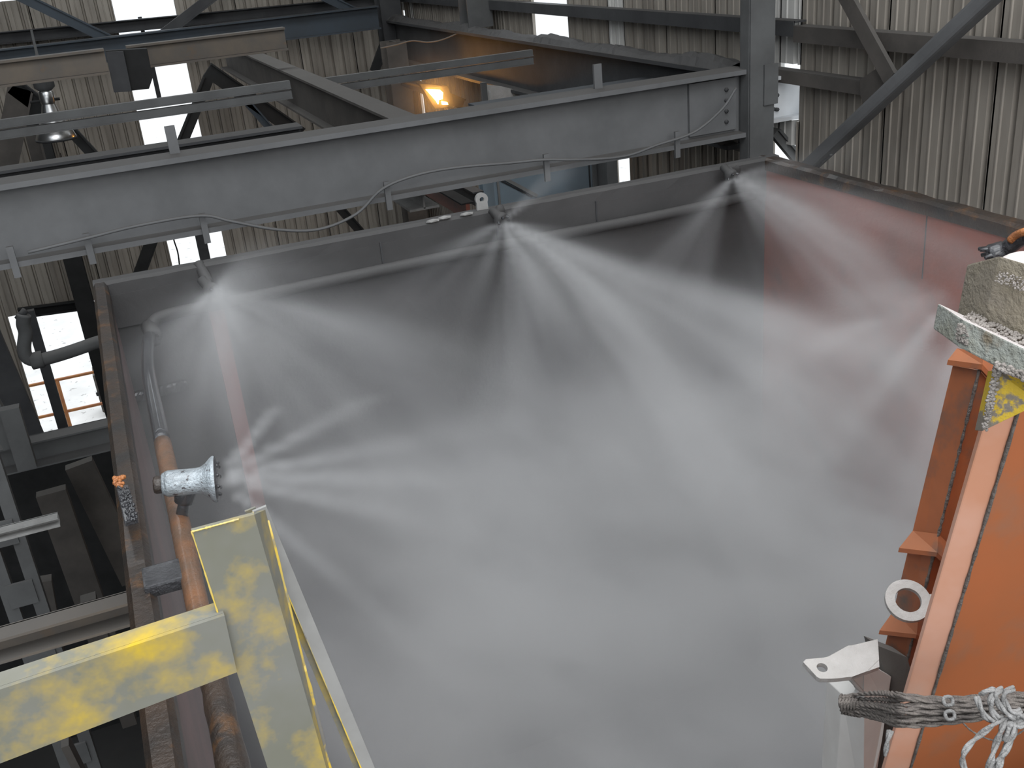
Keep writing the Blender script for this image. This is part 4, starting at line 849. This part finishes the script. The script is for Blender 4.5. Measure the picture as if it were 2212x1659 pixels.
# ------------------------------------------------------------------ water mist (density grids made by geometry nodes)
def vol_mat(name, col, dens, aniso=0.0):
    m = bpy.data.materials.new(name); m.use_nodes = True; nt = m.node_tree; nt.nodes.clear()
    o = nt.nodes.new('ShaderNodeOutputMaterial'); s = nt.nodes.new('ShaderNodeVolumeScatter'); a = nt.nodes.new('ShaderNodeAttribute'); a.attribute_name = 'density'
    mu = nt.nodes.new('ShaderNodeMath'); mu.operation = 'MULTIPLY'; mu.inputs[1].default_value = dens
    nt.links.new(a.outputs['Fac'], mu.inputs[0]); nt.links.new(mu.outputs[0], s.inputs['Density']); s.inputs['Color'].default_value = (*col, 1); s.inputs['Anisotropy'].default_value = aniso
    nt.links.new(s.outputs[0], o.inputs['Volume']); return m
class GN:
    def __init__(self, name):
        self.g = bpy.data.node_groups.new(name, 'GeometryNodeTree'); self.g.interface.new_socket('Geometry', in_out='OUTPUT', socket_type='NodeSocketGeometry')
        self.out = self.g.nodes.new('NodeGroupOutput'); self.pos = self.g.nodes.new('GeometryNodeInputPosition').outputs[0]
    def _s(self, s, v):
        if hasattr(v, 'default_value') or isinstance(v, bpy.types.NodeSocket): self.g.links.new(v, s)
        else: s.default_value = v
    def m(self, op, *a, clamp=False):
        n = self.g.nodes.new('ShaderNodeMath'); n.operation = op; n.use_clamp = clamp
        for i, v in enumerate(a): self._s(n.inputs[i], v)
        return n.outputs[0]
    def v(self, op, *a):
        n = self.g.nodes.new('ShaderNodeVectorMath'); n.operation = op
        for i, v in enumerate(a):
            s = n.inputs['Scale'] if (op == 'SCALE' and i == 1) else n.inputs[i]; self._s(s, v)
        return n.outputs['Value'] if op in ('DOT_PRODUCT', 'LENGTH') else n.outputs['Vector']
    def noise(self, vec, scale, detail=3, rough=0.5, w=None):
        n = self.g.nodes.new('ShaderNodeTexNoise'); n.inputs['Scale'].default_value = scale; n.inputs['Detail'].default_value = detail; n.inputs['Roughness'].default_value = rough
        self.g.links.new(vec, n.inputs['Vector']); return n.outputs[0]
    def mr(self, v, a, b, c=0.0, d=1.0, smooth=True):
        n = self.g.nodes.new('ShaderNodeMapRange'); n.interpolation_type = 'SMOOTHSTEP' if smooth else 'LINEAR'
        self._s(n.inputs[0], v)
        for i, x in enumerate((a, b, c, d)): n.inputs[i+1].default_value = x
        return n.outputs[0]
    def sep(self, v):
        n = self.g.nodes.new('ShaderNodeSeparateXYZ'); self.g.links.new(v, n.inputs[0]); return n.outputs
    def cone(self, apex, d, tan, L, A, nscale=5.0, core=0.0, nlo=0.30, nhi=0.72, streak=1.0, r0=0.008, grav=0.0):
        d = Vector(d).normalized(); vv = self.v('SUBTRACT', self.pos, tuple(apex)); t = self.v('DOT_PRODUCT', vv, tuple(d))
        if grav:                                       # droplets fall as they travel
            t2 = self.m('MULTIPLY', self.m('MULTIPLY', t, t), grav); n = self.g.nodes.new('ShaderNodeCombineXYZ'); self.g.links.new(t2, n.inputs[2]); vv = self.v('ADD', vv, n.outputs[0])
        l = self.v('LENGTH', vv); p2 = self.m('SUBTRACT', self.m('MULTIPLY', l, l), self.m('MULTIPLY', t, t))
        rad = self.m('ADD', self.m('MULTIPLY', t, tan), r0); q = self.m('DIVIDE', p2, self.m('MULTIPLY', rad, rad))
        sh = self.m('EXPONENT', self.m('MULTIPLY', self.m('MULTIPLY', q, q), -0.9))
        fall = self.m('MULTIPLY', self.m('DIVIDE', A, self.m('ADD', self.m('MAXIMUM', t, 0.0), 0.10)), self.m('EXPONENT', self.m('MULTIPLY', t, -1.0/L)))
        gate = self.mr(t, 0.0, 0.03)
        if nscale is None: return self.m('MULTIPLY', self.m('MULTIPLY', sh, fall), gate)
        dirn = self.v('SCALE', vv, self.m('DIVIDE', 1.0, self.m('MAXIMUM', l, 0.01)))
        nz_ = self.noise(self.v('ADD', self.v('SCALE', dirn, nscale), self.v('SCALE', vv, streak)), 1.0, 3, 0.55)
        nn = self.mr(nz_, nlo, nhi, 0.12, 1.0)
        return self.m('MULTIPLY', self.m('MULTIPLY', sh, fall), self.m('MULTIPLY', nn, gate))
    def finish(self, dens, lo, hi, vox, matl, name, label, cat='mist'):
        g = self.g; vc = g.nodes.new('GeometryNodeVolumeCube'); g.links.new(dens, vc.inputs['Density']); vc.inputs['Min'].default_value = tuple(lo); vc.inputs['Max'].default_value = tuple(hi)
        for i, ax_ in enumerate(('Resolution X', 'Resolution Y', 'Resolution Z')): vc.inputs[ax_].default_value = max(8, int((hi[i]-lo[i])/vox))
        sm = g.nodes.new('GeometryNodeSetMaterial'); sm.inputs['Material'].default_value = matl
        g.links.new(vc.outputs[0], sm.inputs[0]); g.links.new(sm.outputs[0], self.out.inputs[0])
        me = bpy.data.meshes.new(name); me.materials.append(matl); o = bpy.data.objects.new(name, me); COL.objects.link(o); md = o.modifiers.new('density', 'NODES'); md.node_group = g
        tag(o, label, cat, kind='stuff'); return o
MV = vol_mat('water_mist', (0.92, 0.926, 0.94), 1.0)
# drifting mist body inside the hopper
G = GN('mist_body')
z = G.sep(G.pos)[2]; xx = G.sep(G.pos)[0]; yy = G.sep(G.pos)[1]
drift = Vector((0.75, -0.2, -0.62)).normalized()
al = G.v('DOT_PRODUCT', G.pos, tuple(drift)); st = G.v('SUBTRACT', G.pos, G.v('SCALE', G.m('MULTIPLY', al, 0.62), 1.0)) if False else G.v('ADD', G.pos, (0, 0, 0))
sc_ = G.g.nodes.new('ShaderNodeVectorMath'); sc_.operation = 'SCALE'; sc_.inputs[0].default_value = tuple(drift*-0.55); G.g.links.new(al, sc_.inputs['Scale'])
st = G.v('ADD', G.pos, sc_.outputs[0])
warp = G.noise(st, 1.1, 3, 0.55)
nb1 = G.noise(G.v('ADD', st, G.v('SCALE', (1.0, 0.6, 0.3), warp)), 2.0, 5, 0.58)
dep = G.mr(z, CAMZ-3.15, CAMZ-1.95, 1.0, 0.0)
base = G.m('MULTIPLY', G.m('ADD', G.mr(nb1, 0.40, 0.61, 0.02, 1.0), G.m('MULTIPLY', dep, 0.25)), dep)
side = G.m('MULTIPLY', G.mr(xx, HX0-0.0, 0.9, 0.02, 1.0), G.m('MULTIPLY', G.mr(yy, HY1-0.0, HY1-0.8, 0.25, 1.0), G.mr(yy, 1.4, 4.3, 0.04, 1.0)))
body = G.m('MULTIPLY', G.m('MULTIPLY', base, side), 2.3)
def aim(ap, px, py, fwd=0.0):
    """direction from a nozzle to the point seen there, 'fwd' metres nearer than the nozzle"""
    return Dp(px, py, (ap-Vector((0, 0, CAMZ))).dot(Fw)-fwd)-ap
cones = [
    (N1, aim(N1, 640, 860, 1.2), 0.42, 1.5, 1.7, 6), (N1, aim(N1, 400, 800, 0.8), 0.26, 0.9, 0.6, 6), (N1, aim(N1, 780, 720, 0.5), 0.11, 1.4, 1.6, 6),
    (N2, aim(N2, 1640, 800, 0.9), 0.15, 3.4, 4.6, 6), (N2, aim(N2, 1190, 760, 0.9), 0.20, 1.3, 1.8, 6), (N2, aim(N2, 1400, 760, 1.2), 0.22, 1.4, 0.8, 6), (N2, aim(N2, 960, 620, 0.4), 0.28, 0.6, 0.8, 6),
    (N3, aim(N3, 1930, 560, 0.9), 0.24, 1.6, 3.2, 6), (N3, aim(N3, 1480, 560, 0.3), 0.16, 0.8, 1.2, 6), (N3, aim(N3, 1900, 800, 1.4), 0.26, 1.3, 0.35, 6)]
tot = body
for ap, d, tn, L, A_, ns in cones:

    tot = G.m('ADD', tot, G.cone(ap, d, tn, L, A_, ns, grav=0.06))
nzE = n0+axn*Ln*1.02
tot = G.m('ADD', tot, G.cone(nzE, aim(nzE, 1100, 1040, -0.6), 0.27, 0.9, 0.9, 7, streak=0.5))
tot = G.m('ADD', tot, G.cone(N4+d4*0.04, aim(N4, 1800, 720, -0.5), 0.42, 0.9, 0.8, 7, streak=0.5))
def bb(p, a, b): return (p.x+a[0], p.y+a[1], p.z+a[2]), (p.x+b[0], p.y+b[1], p.z+b[2])
def cam_dirs(apex, depth_d, pxs): return [(Dp(x, y, depth_d)-apex).normalized() for x, y in pxs]
def dof(p): return (p-Vector((0, 0, CAMZ))).dot(Fw)
# thin separate jets close to each nozzle
for apex, dirs, L, A_, tn in (
    (nzE, cam_dirs(nzE, dof(nzE)+0.02, ((560, 925), (640, 945), (680, 995), (690, 1032), (680, 1075), (560, 1105))), 0.24, 7.0, 0.042),
    (N4+d4*0.03, cam_dirs(N4, 3.0, ((2080, 515), (2040, 552), (2050, 600), (2075, 640), (2115, 660))), 0.30, 7.0, 0.06),
    (N2, cam_dirs(N2, dof(N2)-0.1, ((1010, 520), (1060, 560), (1120, 560), (1160, 530), (1170, 500), (1130, 440))), 0.25, 2.2, 0.12),
    (N1, cam_dirs(N1, dof(N1)-0.2, ((400, 690), (450, 720), (510, 690), (540, 650), (500, 605))), 0.25, 2.2, 0.16),
    (N3, cam_dirs(N3, dof(N3)-0.2, ((1530, 440), (1640, 470), (1680, 440), (1690, 400), (1660, 370))), 0.25, 2.6, 0.13)):
    grp = None
    for d in dirs:
        c_ = G.cone(apex, d, tn, L, A_, None, r0=0.007); grp = c_ if grp is None else G.m('MAXIMUM', grp, c_)
    tot = G.m('ADD', tot, grp)
inside = G.m('MULTIPLY', G.m('MULTIPLY', G.mr(xx, HX1, HX1-0.03), G.mr(yy, HY1+0.0, HY1-0.03)), G.mr(xx, HX0, HX0+0.03))
tot = G.m('MULTIPLY', tot, inside)
G.finish(tot, (HX0, 1.3, CAMZ-4.0), (HX1, HY1, CAMZ-1.15), 0.021, MV, 'water_mist', 'swirling grey water mist filling the open hopper')

# haze ball added to carry the halo of the sodium lamp
G2 = GN('lamp_haze'); lc = W(942, 206, Y=LY-0.15)
l2 = G2.v('LENGTH', G2.v('SUBTRACT', G2.pos, tuple(lc)))
G2.finish(G2.m('MULTIPLY', G2.m('EXPONENT', G2.m('MULTIPLY', G2.m('MULTIPLY', l2, l2), -6.0)), G2.mr(l2, 0.9, 0.5, 0.0, 0.26)), *[tuple(v) for v in bb(lc, (-1.1, -1.1, -1.1), (1.1, 1.1, 1.1))], 0.05, MV, 'halo_haze', 'faint added haze glowing orange round the floodlight', 'haze')
